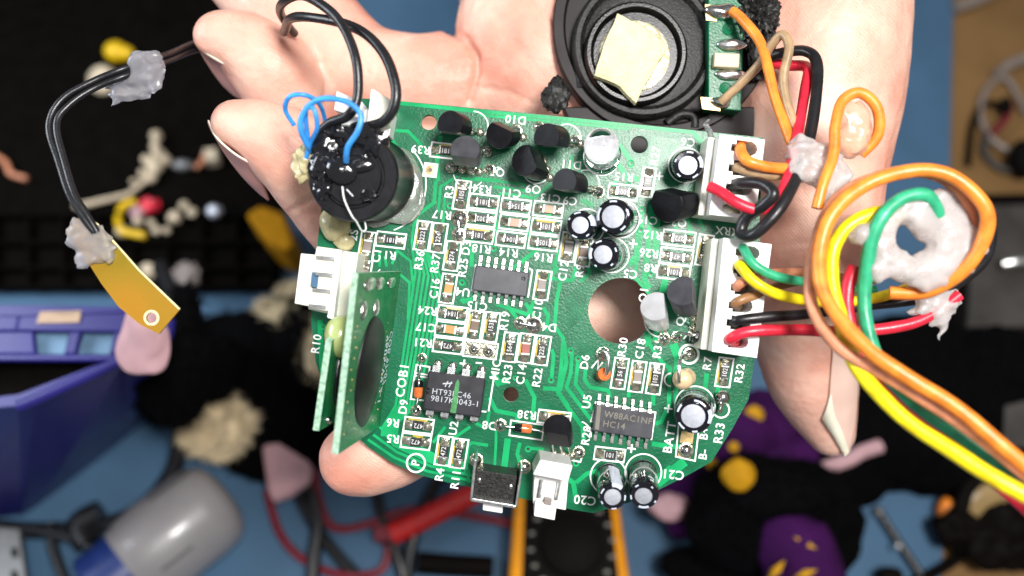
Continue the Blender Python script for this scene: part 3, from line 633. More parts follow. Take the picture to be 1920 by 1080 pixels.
# upright diode / jumpers
def jumper(pts, r=0.028, name='jumper_wire', m='pin_metal', ax=0.02):
    mb = MB(); mb.tube(spline([P(x, y, z) for x, y, z in pts], 6), r, 8); return mb.make(name, [m], board, smooth=True)
jumper([(1130, 664, 0.02), (1131, 655, 0.35), (1140, 665, 0.5), (1139, 695, 0.5), (1134, 702, 0.35)], 0.04)
mb = MB(); mb.lathe(frame(P(1128, 704, 0.02), P(1134, 701, 0.34)), [(0.12, 0), (0.12, 0.3), (0.06, 0.34), (0.0005, 0.34)], 20); mb.make('upright_diode', ['glass_orange'], board, smooth=True)
jumper([(1268, 632, 0.02), (1270, 625, 0.3), (1300, 628, 0.45), (1306, 628, 0.4)], 0.028)
mb = MB(); mb.lathe(frame(P(1303, 636, 0.02), P(1307, 629, 0.40)), [(0.09, 0), (0.09, 0.35), (0.05, 0.39), (0.0005, 0.39)], 20); mb.make('upright_diode', ['epoxy_black'], board, smooth=True)
jumper([(853, 436, 0.06), (868, 420, 0.10)], 0.018); jumper([(858, 412, 0.05), (862, 440, 0.07)], 0.03)
jumper([(975, 606, 0.05), (1001, 611, 0.06)], 0.03)
# bent-lead resistor standing at the right
mb = MB(); M = frame(P(1290, 706, 0.05), P(1277, 713, 0.72)); mb.lathe(M, [(0.0005, 0), (0.12, 0.02), (0.165, 0.09), (0.17, 0.16), (0.14, 0.22), (0.14, 0.42), (0.17, 0.48), (0.19, 0.55), (0.165, 0.64), (0.09, 0.695), (0.0005, 0.705)], 28)
rs = mb.make('upright_resistor', ['ceramic_beige'], board, smooth=True)
mb = MB(); mb.tube(spline([P(1275, 716, 0.71), P(1273, 710, 0.85), P(1274, 680, 0.82), P(1280, 668, 0.5), P(1290, 664, 0.02)], 6), 0.032, 8); mb.make('lead', ['pin_metal'], rs, smooth=True)
# standing part beneath the solder ball
jumper([(1353, 755, 0.1), (1350, 772, 0.25)], 0.045)
mb = MB(); mb.ball(P(1355, 745, 0.16), (0.13, 0.13, 0.12), 3, nz=0.15); mb.make('solder_lump', ['solder'], board, smooth=True)

# --- white wire connectors on the right side
def socket(poly, cav, zt, mname='connector_white'):
    tp = [P(x, y, zt) for x, y in poly]; hs = [[(P(x, y, zt).x, P(x, y, zt).y) for x, y in c] for c in cav]
    vs, fs_ = curve_mesh([[(v.x, v.y) for v in tp]] + hs, 0.25, zt)
    ob = fin('wire_connector', vs, fs_, [mname], board)
    mb = MB(); mb.prism([Vector((v.x, v.y, 0.245)) for v in tp], 0.0); mb.make('connector_base', [mname], ob)
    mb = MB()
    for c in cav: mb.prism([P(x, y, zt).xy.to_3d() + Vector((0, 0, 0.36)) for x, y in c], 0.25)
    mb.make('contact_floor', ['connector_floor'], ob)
    # ledge towards the board centre
    a, b = tp[0], tp[3]; e = (b - a).normalized(); o_ = Vector((e.y, -e.x, 0)); o_ = -o_ if o_.x > 0 else o_
    mb = MB(); q = [a + o_ * 0.004, b + o_ * 0.004, b + o_ * 0.13, a + o_ * 0.13]; q = [Vector((v.x, v.y, 0.62)) for v in q]; mb.prism(q, 0.0); mb.make('locking_ledge', ['connector_cream'], ob, bevel=0.02)
    return ob
def cavity(x, y, w_=44, h=28):
    pts = []
    for (dx, dy) in ((-.62, .30), (-.62, -.2), (-.42, -.2), (-.42, -.5), (-.1, -.5), (.25, -.48), (.45, -.3), (.52, 0), (.45, .3), (.25, .48), (-.42, .52), (-.42, .3)):
        X = dx * w_; Y = dy * h; a = math.radians(7); pts.append((x + X * math.cos(a) - Y * math.sin(a), y + X * math.sin(a) + Y * math.cos(a)))
    return pts
s4 = socket([(1350, 252), (1434, 262), (1416, 412), (1330, 402)], [cavity(1398, 278), cavity(1393, 316), cavity(1388, 352), cavity(1382, 389, 44, 24)], 0.95)
s6 = socket([(1357, 446), (1447, 458), (1419, 671), (1335, 659)], [cavity(1404, 474, 40, 26), cavity(1400, 507, 40, 26), cavity(1395, 540, 40, 26), cavity(1391, 573, 40, 26), cavity(1387, 606, 40, 26), cavity(1383, 640, 40, 26)], 0.95)

# --- left four-pin side connector
lc = thing if False else None
mb = MB(); mb.prism([P(x, y, 0.9) for x, y in ((594, 462), (638, 468), (622, 598), (612, 594), (616, 584), (578, 578), (580, 540), (594, 541), (597, 512), (584, 510))], 0.72)
hd = mb.make('pin_header', ['connector_cream'], board, bevel=0.015)
mb = MB(); mb.prism([P(x, y, 0.85) for x, y in ((564, 475), (594, 478), (578, 574), (552, 569))], 0.3); mb.prism([P(x, y, 0.7) for x, y in ((590, 476), (640, 480), (622, 590), (578, 580))], -0.0); mb.make('header_wall', ['connector_cream'], hd, bevel=0.015)
mb = MB(); mb.prism([P(x, y, 1.05) for x, y in ((629, 468), (641, 469), (625, 599), (614, 596))], 0.0); mb.make('header_rib', ['connector_white'], hd, bevel=0.01)
mb = MB(); mb.prism([P(x, y, 0.80) for x, y in ((642, 470), (672, 474), (655, 592), (627, 598))], 0.0); mb.make('header_body', ['connector_cream'], hd, bevel=0.02)
mb = MB(); mb.prism([P(x, y, 0.905) for x, y in ((585, 511), (598, 513), (595, 539), (582, 537))], 0.9); mb.make('latch_hole', ['mat_blue'], hd)
for y, x in ((482, 593), (513, 591), (543, 586), (573, 579)):
    mb = MB(); a = P(x, y, 0.98); b = P(x + 32, y + 3, 0.98); mb.prism([a + Vector((0, 0.03, 0)), b + Vector((0, 0.03, 0)), b - Vector((0, 0.03, 0)), a - Vector((0, 0.03, 0))], (0, 0, -0.05)); mb.make('pin', ['pin_metal'], hd)
# --- top left white connector
mb = MB(); mb.prism([P(x, y, 0.8) for x, y in ((631, 170), (680, 191), (676, 222), (626, 206))], 0.0); mb.prism([P(x, y, 0.5) for x, y in ((640, 200), (738, 210), (730, 255), (640, 250))], 0.0)
th = mb.make('corner_connector', ['connector_white'], board, bevel=0.02)
mb = MB(); mb.prism([P(x, y, 0.95) for x, y in ((699, 166), (731, 186), (726, 232), (690, 236))], 0.0); mb.make('connector_wall', ['connector_cream'], th, bevel=0.02)
mb = MB(); mb.prism([P(x, y, 1.0) for x, y in ((696, 167), (703, 168), (694, 236), (688, 234))], 0.3); mb.make('connector_rib', ['connector_white'], th, bevel=0.01)

# --- push switch in its metal cage
zt = 0.75
mb = MB(); mb.prism([P(x, y, zt - .12) for x, y in ((892, 880), (970, 892), (962, 952), (884, 940))], 0.0); sw = mb.make('push_switch', ['dusty_black'], board, bevel=0.02)
mb = MB(); mb.prism([P(x, y, zt) for x, y in ((884, 934), (968, 948), (967, 954), (882, 940))], 0.0)
mb.prism([P(x, y, zt) for x, y in ((889, 862), (894, 863), (886, 938), (881, 937))], 0.0); mb.prism([P(x, y, zt) for x, y in ((976, 880), (980, 881), (970, 950), (965, 949))], 0.0)
mb.make('metal_cage', ['pin_metal'], sw, bevel=0.01)
mb = MB(); mb.prism([P(x, y, 0.45) for x, y in ((906, 930), (944, 936), (942, 963), (905, 957))], 0.25); mb.make('plunger', ['connector_white'], sw, bevel=0.02)
for x, y in ((899, 900), (958, 912)):
    mb = MB(); mb.ball(P(x, y, zt - .12), (0.04, 0.06, 0.03), 2); mb.make('cage_tab', ['pin_metal'], sw, smooth=True)
# --- bottom white two-pin connector
mb = MB(); mb.prism([P(x, y, 0.95) for x, y in ((1013, 862), (1074, 873), (1065, 903), (999, 890))], 0.0); bc = mb.make('battery_connector', ['connector_white'], board, bevel=0.02)
mb = MB(); mb.prism([P(x, y, 0.55) for x, y in ((1002, 886), (1066, 898), (1061, 957), (999, 945))], -0.02); mb.make('connector_body', ['connector_white'], bc, bevel=0.02)
mb = MB(); mb.prism([P(x, y, 0.7) for x, y in ((1003, 940), (1044, 948), (1040, 976), (1001, 968))], 0.2); mb.make('latch_tab', ['connector_white'], bc, bevel=0.02)
mb = MB(); mb.prism([P(x, y, 0.735) for x, y in ((1022, 935), (1035, 938), (1033, 948), (1020, 945))], 0.5); mb.make('latch_hole', ['chip_grey'], bc)
for x in (1013, 1046):
    mb = MB(); mb.tube([P(x + 3, 900 + (x - 1013) * .12, 0.62), P(x - 3, 933 + (x - 1013) * .12, 0.62)], 0.035, 6); mb.make('pin', ['pin_metal'], bc)

# --- two small boards standing on edge
def standing(b0, b1, t0, t1, h, name='daughter_board', blob=None, txt=False):
    a = P(*b0, 0); b = P(*b1, 0); c = P(*t1, h); d = P(*t0, h)
    n = (b - a).cross(d - a).normalized(); n = -n if n.x < 0 else n; th_ = 0.11
    mb = MB(); q = [a, b, c, d]; bk = [v - n * th_ for v in q]
    mb.add(q + bk, [[0, 1, 2, 3]], 0); mb.add(q + bk, [[7, 6, 5, 4]], 0); mb.add(q + bk, [[3, 2, 6, 7], [1, 5, 6, 2], [0, 3, 7, 4], [0, 4, 5, 1]], 1)
    ob = mb.make(name, ['daughter_green', 'laminate_edge'], board)
    return ob, a, b, c, d, n
db, a, b, c, d, n = standing((752, 509), (712, 800), (672, 512), (634, 852), 2.1)
def onf(u, v, off=0.0): return (a * (1 - u) + b * u) * (1 - v) + (d * (1 - u) + c * u) * v + n * off   # u along, v up
ux = (b - a).normalized(); vx = (d - a).normalized()
Mf = Matrix((ux, vx, n)).transposed().to_4x4()
mb = MB(); mb.ball(onf(0.60, 0.50), (1.0, 0.66, 0.11), 4, M=Mf.to_3x3(), nz=0.12); mb.make('epoxy_blob', ['blob_matte'], db, smooth=True)
mb = MB()
for i in range(11): mb.ball(onf(0.30 + 0.06 * i, 0.90 + 0.03 * math.sin(i * 2), 0.0), 0.022, 1)
for i in range(12): mb.ball(onf(0.32 + 0.055 * i, 0.18 + 0.05 * math.sin(i * 3), 0.0), 0.02, 1)
mb.make('via_row', ['pad_copper'], db, smooth=True)
for (u, v, l1, l2) in ((0.07, 0.72, 0.12, 0.28), (0.07, 0.50, 0.12, 0.22), (0.07, 0.22, 0.11, 0.2), (0.22, 0.80, 0.17, 0.13), (0.22, 0.52, 0.17, 0.13)):
    mb = MB(); mb.ball(onf(u, v), (l1, l2, 0.06), 3, M=Mf.to_3x3(), nz=0.2, seed=int(u * 100)); mb.make('solder_joint', ['solder'], db, smooth=True)
mb = MB()
Mt = Matrix((ux, vx, n)).transposed().to_4x4()
for s, u, v, sz in (('9605-V9.2-1', 0.62, 0.11, 0.24), ('COB 97-07', 0.55, 0.02, 0.20), ('P.N', 0.22, 0.24, 0.22)):
    M_ = Mt.copy(); M_.translation = onf(u, v + 0.02, 0.006); put_text(mb, s, M_, sz)
mb.make('silkscreen', ['cap_print'], db)
db2, a, b, c, d, n = standing((690, 560), (668, 770), (622, 640), (598, 808), 1.6)
Mf = Matrix(((b - a).normalized(), (d - a).normalized(), n)).transposed().to_3x3()
mb = MB(); mb.ball(onf(0.5, 0.55), (0.62, 0.36, 0.1), 3, M=Mf); mb.make('epoxy_blob', ['epoxy_black'], db2, smooth=True)
mb = MB(); mb.ball(onf(0.93, 0.80), 0.07, 2); mb.make('solder_joint', ['solder'], db2, smooth=True)
mb = MB(); mb.ball(P(641, 632, 1.2), (0.30, 0.38, 0.30), 3, nz=0.15); mb.make('dipped_capacitor', ['bead_green'], board, smooth=True)

# --- black round microphone-like sensor with glue
M = frame(P(700, 338, 0.02), P(661, 330, 1.45), 0.2); L = (P(700, 338, 0.02) - P(661, 330, 1.45)).length; R_ = 0.76
mb = MB(); mb.lathe(M, [(R_ * 1.04, 0), (R_ * 1.04, 0.25), (R_, 0.30), (R_, L - 0.16), (R_ * 1.03, L - 0.14), (R_ * 1.03, L - 0.04), (R_ * .99, L), (R_ * .74, L), (R_ * .71, L - 0.06), (R_ * .66, L - 0.06), (R_ * .64, L - 0.01), (0.0005, L - 0.01)], 64)
sn = mb.make('buzzer', ['plastic_black'], board, smooth=True)
mb = MB(); mb.ball(P(640, 318, 1.45), (0.30, 0.26, 0.16), 4, nz=0.2, seed=3); mb.ball(P(668, 308, 1.42), (0.38, 0.16, 0.15), 4, nz=0.2, seed=4); mb.make('epoxy_blob', ['epoxy_black'], sn, smooth=True)
mb = MB()
for i, (x, y, rx, ry) in enumerate(((612, 275, .26, .22), (640, 255, .26, .20), (675, 252, .28, .20), (703, 268, .22, .26), (602, 310, .20, .24), (606, 350, .16, .20), (692, 368, .16, .10), (690, 290, .1, .2), (625, 295, .2, .14))):
    mb.ball(P(x, y, 1.40), (rx, ry, 0.16), 3, nz=0.5, nf=2.2, seed=i + 5, nz2=0.25, nf2=6)
mb.split('lumpy_glue', ['epoxy_black'], sn, smooth=True)
mb = MB(); mb.ball(P(642, 318, 1.58), 0.05, 2, nz=0.3); mb.make('solder_joint', ['solder'], sn, smooth=True)
mb = MB(); mb.ball(P(578, 308, 1.15), (0.22, 0.30, 0.2), 4, nz=0.6, nf=1.8, seed=9, nz2=0.2, nf2=5); mb.make('glue_lump', ['glue_amber'], sn, smooth=True)
mb = MB(); mb.ball(P(730, 352, 0.1), (0.66, 0.70, 0.09), 4, nz=0.3, nf=1.5, seed=2); mb.make('silicone_fillet', ['glue_clear'], sn, smooth=True)
mb = MB(); mb.tube(spline([P(642, 350, 1.6), P(646, 375, 1.62), P(660, 405, 1.6), P(668, 415, 1.5), P(678, 432, 1.3), P(686, 430, 1.2), P(684, 415, 1.2)], 6), 0.014, 6); mb.tube(spline([P(650, 355, 1.6), P(662, 368, 1.6)], 4), 0.01, 6); mb.make('glue_thread', ['silk_white'], sn)
mb = MB(); mb.tube(spline([P(1335, 262, .4), P(1328, 240, .8), P(1322, 232, .9), P(1331, 224, 1.0)], 6), [0.06] * 6 + [0.045] * 6 + [0.02] * 6 + [0.005], 6); mb.tube(spline([P(1338, 262, .4), P(1334, 290, .5), P(1335, 310, .5)], 5), 0.08, 8); mb.make('glue_whisker', ['hot_glue'], board, smooth=True)
mb = MB(); mb.ball(P(625, 420, 0.2), (0.3, 0.32, 0.2), 3, nz=0.4, seed=12); mb.ball(P(645, 455, 0.15), (0.2, 0.16, 0.12), 3, nz=0.4, seed=13); mb.split('glue_lump', ['glue_amber'], board, smooth=True)

# ------------------------------------------------------------------ speaker
sp = thing('speaker', P(1240, 60, -1.9), 'small round black plastic speaker resting on the palm above the board', 'speaker')
def disc(cx, cy, prof, z, mname, name, seg=64, ms=None, squash=1.0):
    M = Matrix.Translation(P(cx, cy, z)); mb = MB(); mb.lathe(M, [(S(r, z), h) for r, h in prof], seg, ms=ms); return mb.make(name, mname if isinstance(mname, list) else [mname], sp, smooth=True)
z = -1.2
fl = disc(1244, 48, [(206, -0.6), (208, -0.05), (205, 0.0), (188, 0.0), (183, -0.1), (100, -0.1), (0.1, -0.1)], z, 'speaker_satin', 'flange')
disc(1206, 90, [(136, -0.1), (134, 0.15), (128, 0.22), (120, 0.22), (112, 0.12), (100, 0.14), (60, 0.14), (0.1, 0.14)], z, 'dusty_black', 'cone_ring')
disc(1188, 108, [(96, 0.0), (95, 0.32), (90, 0.40), (84, 0.40), (80, 0.30), (77, 0.24), (0.1, 0.24)], z, 'speaker_black', 'magnet_ring')
disc(1186, 112, [(66, 0.2), (65, 0.275), (60, 0.28), (0.1, 0.28)], z, 'glue_amber', 'adhesive_pad')
mb = MB(); mb.prism([P(x, y, -1.3) for x, y in ((1055, 200), (1440, 200), (1428, 285), (1350, 300), (1240, 305), (1155, 302), (1085, 262))], -1.75); mb.make('frame_extension', ['speaker_satin'], sp, bevel=.03)  # black frame extension, added so the board hole above it shows dark
# foam square
zf = -0.62; qs = [(1158, 24), (1205, 50), (1253, 86), (1232, 120), (1192, 193), (1160, 160), (1114, 142), (1130, 85)]
mb = MB(); n_ = len(qs); cen = P(1183, 104, zf)
bm = bmesh.new(); base_pts = [P(x, y, zf) for x, y in qs]
rings = []
dense = []
for i in range(n_):
    for k in range(6): dense.append(base_pts[i].lerp(base_pts[(i + 1) % n_], k / 6))
for (k, dz) in ((1.0, -0.20), (1.01, -0.08), (0.99, 0.0), (0.9, 0.03), (0.6, 0.04), (0.3, 0.045), (0.0, 0.045)):
    rings.append([cen + (p - cen) * k + Vector((0, 0, dz)) + Vector([0.03 * k * k * noise.noise(p * 3 + Vector((j, 0, 0))) for j in range(3)]) for p in dense])
nd = len(dense); vs = [v for r in rings for v in r]; fs_ = []
for q in range(len(rings) - 1):
    for i in range(nd): fs_.append([q * nd + i, (q + 1) * nd + i, (q + 1) * nd + (i + 1) % nd, q * nd + (i + 1) % nd])
mb.add(vs, fs_); mb.make('foam_pad', ['foam_cream'], sp, smooth=True)
# slots, lumps
mb = MB(); mb.tube([P(1090, 72, -1.27), P(1088, 130, -1.27), P(1092, 165, -1.27)], 0.14, 10); mb.make('vent_slot', ['dusty_black'], sp, smooth=True)
mb = MB(); mb.tube(spline([P(1250, 232, -1.25), P(1275, 215, -1.25), P(1300, 218, -1.25), P(1302, 240, -1.25)], 5), 0.10, 10); mb.tube([P(1118, 8, -1.27), P(1135, 30, -1.27)], 0.16, 10); mb.split('vent_rim', ['dusty_black'], sp, smooth=True)
mb = MB(); mb.ball(P(1043, 182, -0.95), (0.26, 0.34, 0.12), 4, nz=0.5, nf=1.5, seed=4, nz2=0.2); mb.make('glue_lump', ['dusty_black'], sp, smooth=True)
mb = MB(); mb.ball(P(1415, 22, -0.9), (0.42, 0.55, 0.32), 5, nz=0.3, seed=4, nz2=0.35, nf2=9); mb.ball(P(1425, 90, -1.0), (0.28, 0.65, 0.2), 4, nz=0.3, seed=8, nz2=0.3, nf2=9); mb.make('crumbly_foam', ['dusty_black'], sp, smooth=True)
mb = MB(); mb.prism([P(x, y, -0.75) for x, y in ((1328, -14), (1396, -8), (1390, 208), (1328, 202))], -1.3); tb = mb.make('terminal_board', ['mask_green'], sp, bevel=0.02)
mb = MB(); mb.prism([P(x, y, -0.71) for x, y in ((1322, 8), (1345, 10), (1344, 40), (1324, 38))], -0.76); mb.prism([P(x, y, -0.71) for x, y in ((1314, 182), (1352, 185), (1350, 208), (1317, 204))], -0.76); mb.split('terminal_pad', ['pad_copper'], tb)
for x, y, rx, ry, h in ((1352, 22, .30, .16, .16), (1372, 84, .32, .12, .10), (1370, 140, .32, .12, .10), (1352, 192, .20, .12, .14)):
    mb = MB(); mb.ball(P(x, y, -0.73), (rx, ry, h), 3, nz=0.25, seed=x); mb.make('solder_joint', ['solder' if h > .12 else 'pin_metal'], tb, smooth=True)
mb = MB(); mb.prism([P(x, y, -0.58) for x, y in ((1340, 98), (1388, 100), (1386, 127), (1338, 125))], -0.75); mb.make('chip_component', ['chip_gold'], tb, bevel=0.02)
mb = MB()
for x, y in ((1365, 55), (1360, 165)): mb.lathe(Matrix.Translation(P(x, y, -0.74)), [(0.12, 0), (0.10, 0.02), (0.0005, 0.0)], 16)
mb.split('via', ['pour_green'], tb)

# ------------------------------------------------------------------ wires
def wire(label, pts, r, col, group=None, glossy=True, name='wire'):
    mb = MB(); sp_ = spline([P(x, y, z) for x, y, z in pts], 8); sd = len(label)
    sp_ = [p + Vector([0.035 * noise.noise(p * 1.1 + Vector((sd, j * 7, 0))) for j in range(3)]) for p in sp_]
    r = [r * (1 + 0.09 * noise.noise(p * 1.6 + Vector((sd, 3, 9)))) for p in sp_]
    mb.tube(sp_, r, 12); o = mb.make(name, ['wire_' + col], None, smooth=True); return tag(o, label, 'wire', group)
GS = 'wires from the speaker to the top connector'; GC = 'wires from the six way connector'; GL = 'long wires of the looped harness'; GB = 'black wires of the yellow strip'
wire('orange wire from the upper speaker terminal down to the glue blob', [(1372, 22, -.5), (1392, 38, -.3), (1425, 78, 0), (1442, 135, .3), (1457, 195, .5), (1476, 245, .7), (1500, 300, .9)], 0.095, 'orange', GS)
wire('tan brown wire from the lower speaker terminal, hooked over at its top', [(1350, 190, -.6), (1385, 158, -.4), (1425, 118, -.1), (1448, 84, .2), (1468, 66, .4), (1479, 92, .5), (1467, 148, .5), (1477, 200, .6), (1505, 265, .8)], 0.085, 'tan', GS)
wire('red wire ending at the top connector, running up past the glue to the speaker', [(1440, 118, -.5), (1480, 122, -.3), (1512, 124, 0), (1515, 150, .3), (1504, 205, .6), (1492, 265, .9), (1478, 330, 1.2), (1452, 378, 1.4), (1418, 393, 1.4), (1378, 378, 1.35), (1350, 358, 1.2), (1330, 348, 1.1)], 0.098, 'red', GS)
wire('black wire bent square beside the speaker, looping back into the top connector', [(1442, 108, -.4), (1475, 98, -.1), (1512, 95, .2), (1531, 115, .4), (1530, 185, .7), (1516, 265, 1.0), (1490, 335, 1.3), (1458, 395, 1.6), (1415, 440, 1.5), (1388, 440, 1.2), (1396, 412, 1.2), (1430, 385, 1.5), (1448, 362, 1.6), (1425, 345, 1.4), (1385, 346, 1.0), (1370, 350, .5)], 0.105, 'black', GS)
wire('short orange wire plugged into the first way of the top connector', [(1386, 272, .6), (1386, 282, 1.0), (1400, 302, 1.2), (1438, 314, 1.2), (1490, 316, 1.1), (1510, 318, 1.0)], 0.10, 'orange', GS)
wire('short brown wire under the orange one in the top connector', [(1378, 320, .5), (1382, 315, .95), (1405, 322, 1.0), (1445, 328, 1.0), (1500, 320, .9)], 0.095, 'tan', GS)
wire('green wire plugged into the first way of the six way connector', [(1396, 470, .5), (1394, 466, 1.0), (1412, 494, 1.2), (1450, 516, 1.2), (1505, 528, 1.1), (1575, 538, .9), (1640, 545, .8)], 0.085, 'green', GC)
wire('yellow wire plugged into the second way of the six way connector', [(1392, 508, .5), (1388, 500, 1.05), (1418, 530, 1.25), (1465, 553, 1.2), (1530, 565, 1.0), (1620, 562, .9), (1700, 540, .9)], 0.095, 'yellow', GC)
wire('orange brown wire plugged into the third way of the six way connector', [(1390, 540, .5), (1382, 536, 1.0), (1420, 518, 1.0), (1480, 512, .8), (1560, 518, .7), (1640, 525, .7)], 0.085, 'copper', GC)
wire('dull brown wire plugged into the fourth way of the six way connector', [(1384, 574, .5), (1379, 568, .95), (1420, 552, .9), (1480, 532, .6), (1560, 525, .5)], 0.085, 'brown', GC)
wire('black wire plugged into the fifth way of the six way connector', [(1382, 606, .5), (1378, 601, .95), (1440, 594, 1.0), (1530, 586, .8), (1620, 574, .7), (1740, 556, .8), (1800, 530, 1.0), (1850, 480, 1.2), (1862, 400, 1.4)], 0.095, 'black', GC)
wire('red wire plugged into the last way of the six way connector', [(1376, 640, .5), (1368, 636, 1.0), (1400, 622, 1.15), (1480, 618, 1.1), (1580, 622, 1.0), (1660, 616, 1.1), (1730, 598, 1.2), (1800, 552, 1.3)], 0.10, 'red', GC)
wire('thick orange harness wire making the widest loop at the right', [(2150, 1050, 4.0), (1920, 868, 3.6), (1800, 770, 3.3), (1690, 700, 3.0), (1600, 630, 2.7), (1548, 555, 2.4), (1538, 480, 2.2), (1560, 405, 2.1), (1620, 350, 2.1), (1710, 322, 2.2), (1790, 335, 2.3), (1846, 385, 2.4), (1848, 440, 2.3), (1810, 505, 2.1), (1740, 545, 1.8), (1670, 548, 1.6)], 0.115, 'orange', GL)
wire('brown harness wire running alongside the thick orange one', [(2150, 1085, 4.0), (1920, 888, 3.5), (1790, 790, 3.1), (1660, 705, 2.7), (1570, 650, 2.4), (1525, 575, 2.1), (1522, 490, 1.9), (1548, 405, 1.8), (1600, 348, 1.8), (1690, 322, 1.9), (1760, 330, 2.0), (1810, 380, 2.0), (1826, 440, 1.9)], 0.10, 'copper', GL)
wire('yellow harness wire sweeping to the lower right corner', [(2150, 1060, 4.2), (1920, 928, 3.7), (1800, 855, 3.3), (1690, 780, 2.9), (1615, 700, 2.5), (1580, 620, 2.1), (1560, 540, 1.9), (1562, 470, 1.8), (1590, 425, 1.8), (1640, 402, 1.8), (1690, 400, 1.8)], 0.125, 'yellow', GL)
wire('green harness wire hooked through the glue ring', [(2150, 1060, 3.6), (1920, 900, 3.1), (1800, 815, 2.7), (1710, 750, 2.4), (1650, 680, 2.1), (1624, 600, 1.9), (1622, 530, 1.9), (1632, 460, 2.0), (1655, 408, 2.1), (1695, 372, 2.1), (1738, 368, 2.1), (1758, 405, 2.0)], 0.115, 'green', GL)
wire('red harness wire between the yellow and green ones', [(2150, 1150, 3.3), (1920, 945, 3.0), (1800, 848, 2.6), (1690, 755, 2.2), (1625, 680, 1.9), (1592, 600, 1.7), (1590, 540, 1.6), (1602, 498, 1.6)], 0.115, 'red', GL)
wire('bright orange loop of wire bedded in glue on the wrist side', [(1532, 392, 1.6), (1545, 345, 1.6), (1566, 290, 1.5), (1568, 235, 1.4), (1580, 190, 1.3), (1612, 172, 1.3), (1643, 198, 1.3), (1645, 250, 1.2), (1615, 290, 1.1)], 0.095, 'orange', GL)
for k, (dy, dx, l) in enumerate(((0, 0, 'upper of the two black wires running from the fingertips to the yellow strip'), (14, 10, 'lower of the two black wires running from the fingertips to the yellow strip'))):
    wire(l, [(545 + dx, 50 + dy, -3.0), (470, 58 + dy, -3.2), (408, 70 + dy, -2.7), (352, 86 + dy, -1.5), (262, 120 + dy, .2), (180, 152 + dy, .5), (118 + dx, 186 + dy, .7), (93 + dx * 1.4, 232, .8), (104 + dx * 1.2, 290, .9), (130 + dx, 360, 1.0), (158 + dx, 410, 1.05), (178 + dx * .5, 436, 1.05)], 0.062, 'black', GB)
wire('black wire looping from the buzzer highest over the fingers', [(598, 255, 1.2), (622, 232, 1.4), (655, 216, 1.6), (672, 180, 1.6), (668, 110, 1.6), (645, 50, 1.4), (605, 10, 1.1), (560, -8, .6), (530, 5, 0), (530, 32, -.8), (552, 62, -1.5)], 0.085, 'black', 'black wires looping from the buzzer')
wire('black wire looping widest to the right from the buzzer', [(690, 240, 1.3), (718, 228, 1.5), (738, 200, 1.6), (742, 160, 1.6), (724, 105, 1.5), (685, 65, 1.3), (630, 40, 1.0), (575, 30, .6), (542, 38, 0), (532, 58, -.9)], 0.088, 'black', 'black wires looping from the buzzer')
wire('thin bright blue wire curling above the buzzer', [(650, 303, 1.65), (654, 275, 1.9), (672, 245, 2.0), (677, 215, 2.0), (655, 195, 2.0), (615, 187, 2.0), (585, 195, 1.9), (566, 220, 1.8), (565, 245, 1.7), (578, 275, 1.5), (585, 285, 1.3)], 0.050, 'blue', 'thin blue wires')
wire('thin blue wire making the small loop beside the fingertip', [(572, 300, 1.3), (580, 270, 1.5), (594, 240, 1.8), (590, 205, 1.9), (575, 200, 1.8), (575, 240, 1.5), (582, 275, 1.2), (612, 262, .9), (610, 225, 1.0), (600, 195, 1.3), (575, 178, 1.6), (545, 180, 1.6), (535, 205, 1.4), (552, 235, 1.2)], 0.040, 'blue', 'thin blue wires')

# ------------------------------------------------------------------ glue blobs on wires
def soften(o, vox=0.035, it=5):
    m = o.modifiers.new('remesh', 'REMESH'); m.mode = 'VOXEL'; m.voxel_size = vox; m.use_smooth_shade = True
    m = o.modifiers.new('smooth', 'SMOOTH'); m.factor = 0.6; m.iterations = it; return o
def glue(label, balls, seed, mname='glue_white', name='glue_blob', nz=0.55, strands=()):
    mb = MB()
    for i, (x, y, z, rx, ry, rz) in enumerate(balls): mb.ball(P(x, y, z), (S(rx, z), S(ry, z), S(rz, z)), 4, nz=nz, nf=1.7, seed=seed + i, nz2=0.12, nf2=4)
    for st in strands:
        pts = spline([P(*q) for q in st], 5); n = len(pts); mb.tube(pts, [0.07 * (1 - i / n) + 0.008 for i in range(n)], 6)
    o = soften(mb.make(name, [mname], None, smooth=True)); return tag(o, label, 'glue')
glue('ragged translucent glue lump on the two black wires by the fingertip', [(268, 128, .25, 34, 30, 22), (240, 150, .2, 30, 20, 16), (232, 178, .2, 28, 14, 12), (280, 145, .2, 26, 26, 18), (262, 170, .15, 26, 14, 14), (285, 105, .25, 18, 12, 10)], 3, 'hot_glue', strands=[((225, 185, .2), (208, 200, .2)), ((205, 160, .3), (196, 168, .3)), ((300, 140, .2), (312, 128, .2)), ((285, 165, .2), (290, 178, .2))])
glue('white glue lump binding the speaker wires beside the top connector', [(1505, 285, 1.1, 30, 28, 24), (1500, 320, 1.2, 26, 24, 22), (1530, 318, 1.1, 36, 30, 22), (1560, 340, 1.2, 34, 40, 22), (1545, 290, 1.1, 32, 22, 20), (1555, 372, 1.2, 24, 26, 18)], 11)
glue('shiny glue drop inside the bright orange wire loop', [(1600, 228, 1.2, 34, 40, 24), (1595, 262, 1.2, 36, 34, 22)], 21, 'glue_peach', nz=0.3)
mb = MB(); cx, cy = 1718, 452
for i in range(22):
    a = 2 * math.pi * i / 22; rx, ry = 72 + 8 * math.sin(i * 2.1), 62; x = cx + 6 + rx * math.cos(a); y = cy - 2 + ry * math.sin(a); s_ = 30 + 9 * math.cos(a) + 5 * math.sin(i * 1.7)
    mb.ball(P(x, y, 1.9), (S(s_, 1.9), S(s_, 1.9), S(22, 1.9)), 3, nz=0.5, nf=1.8, seed=i + 40, nz2=0.14, nf2=4)
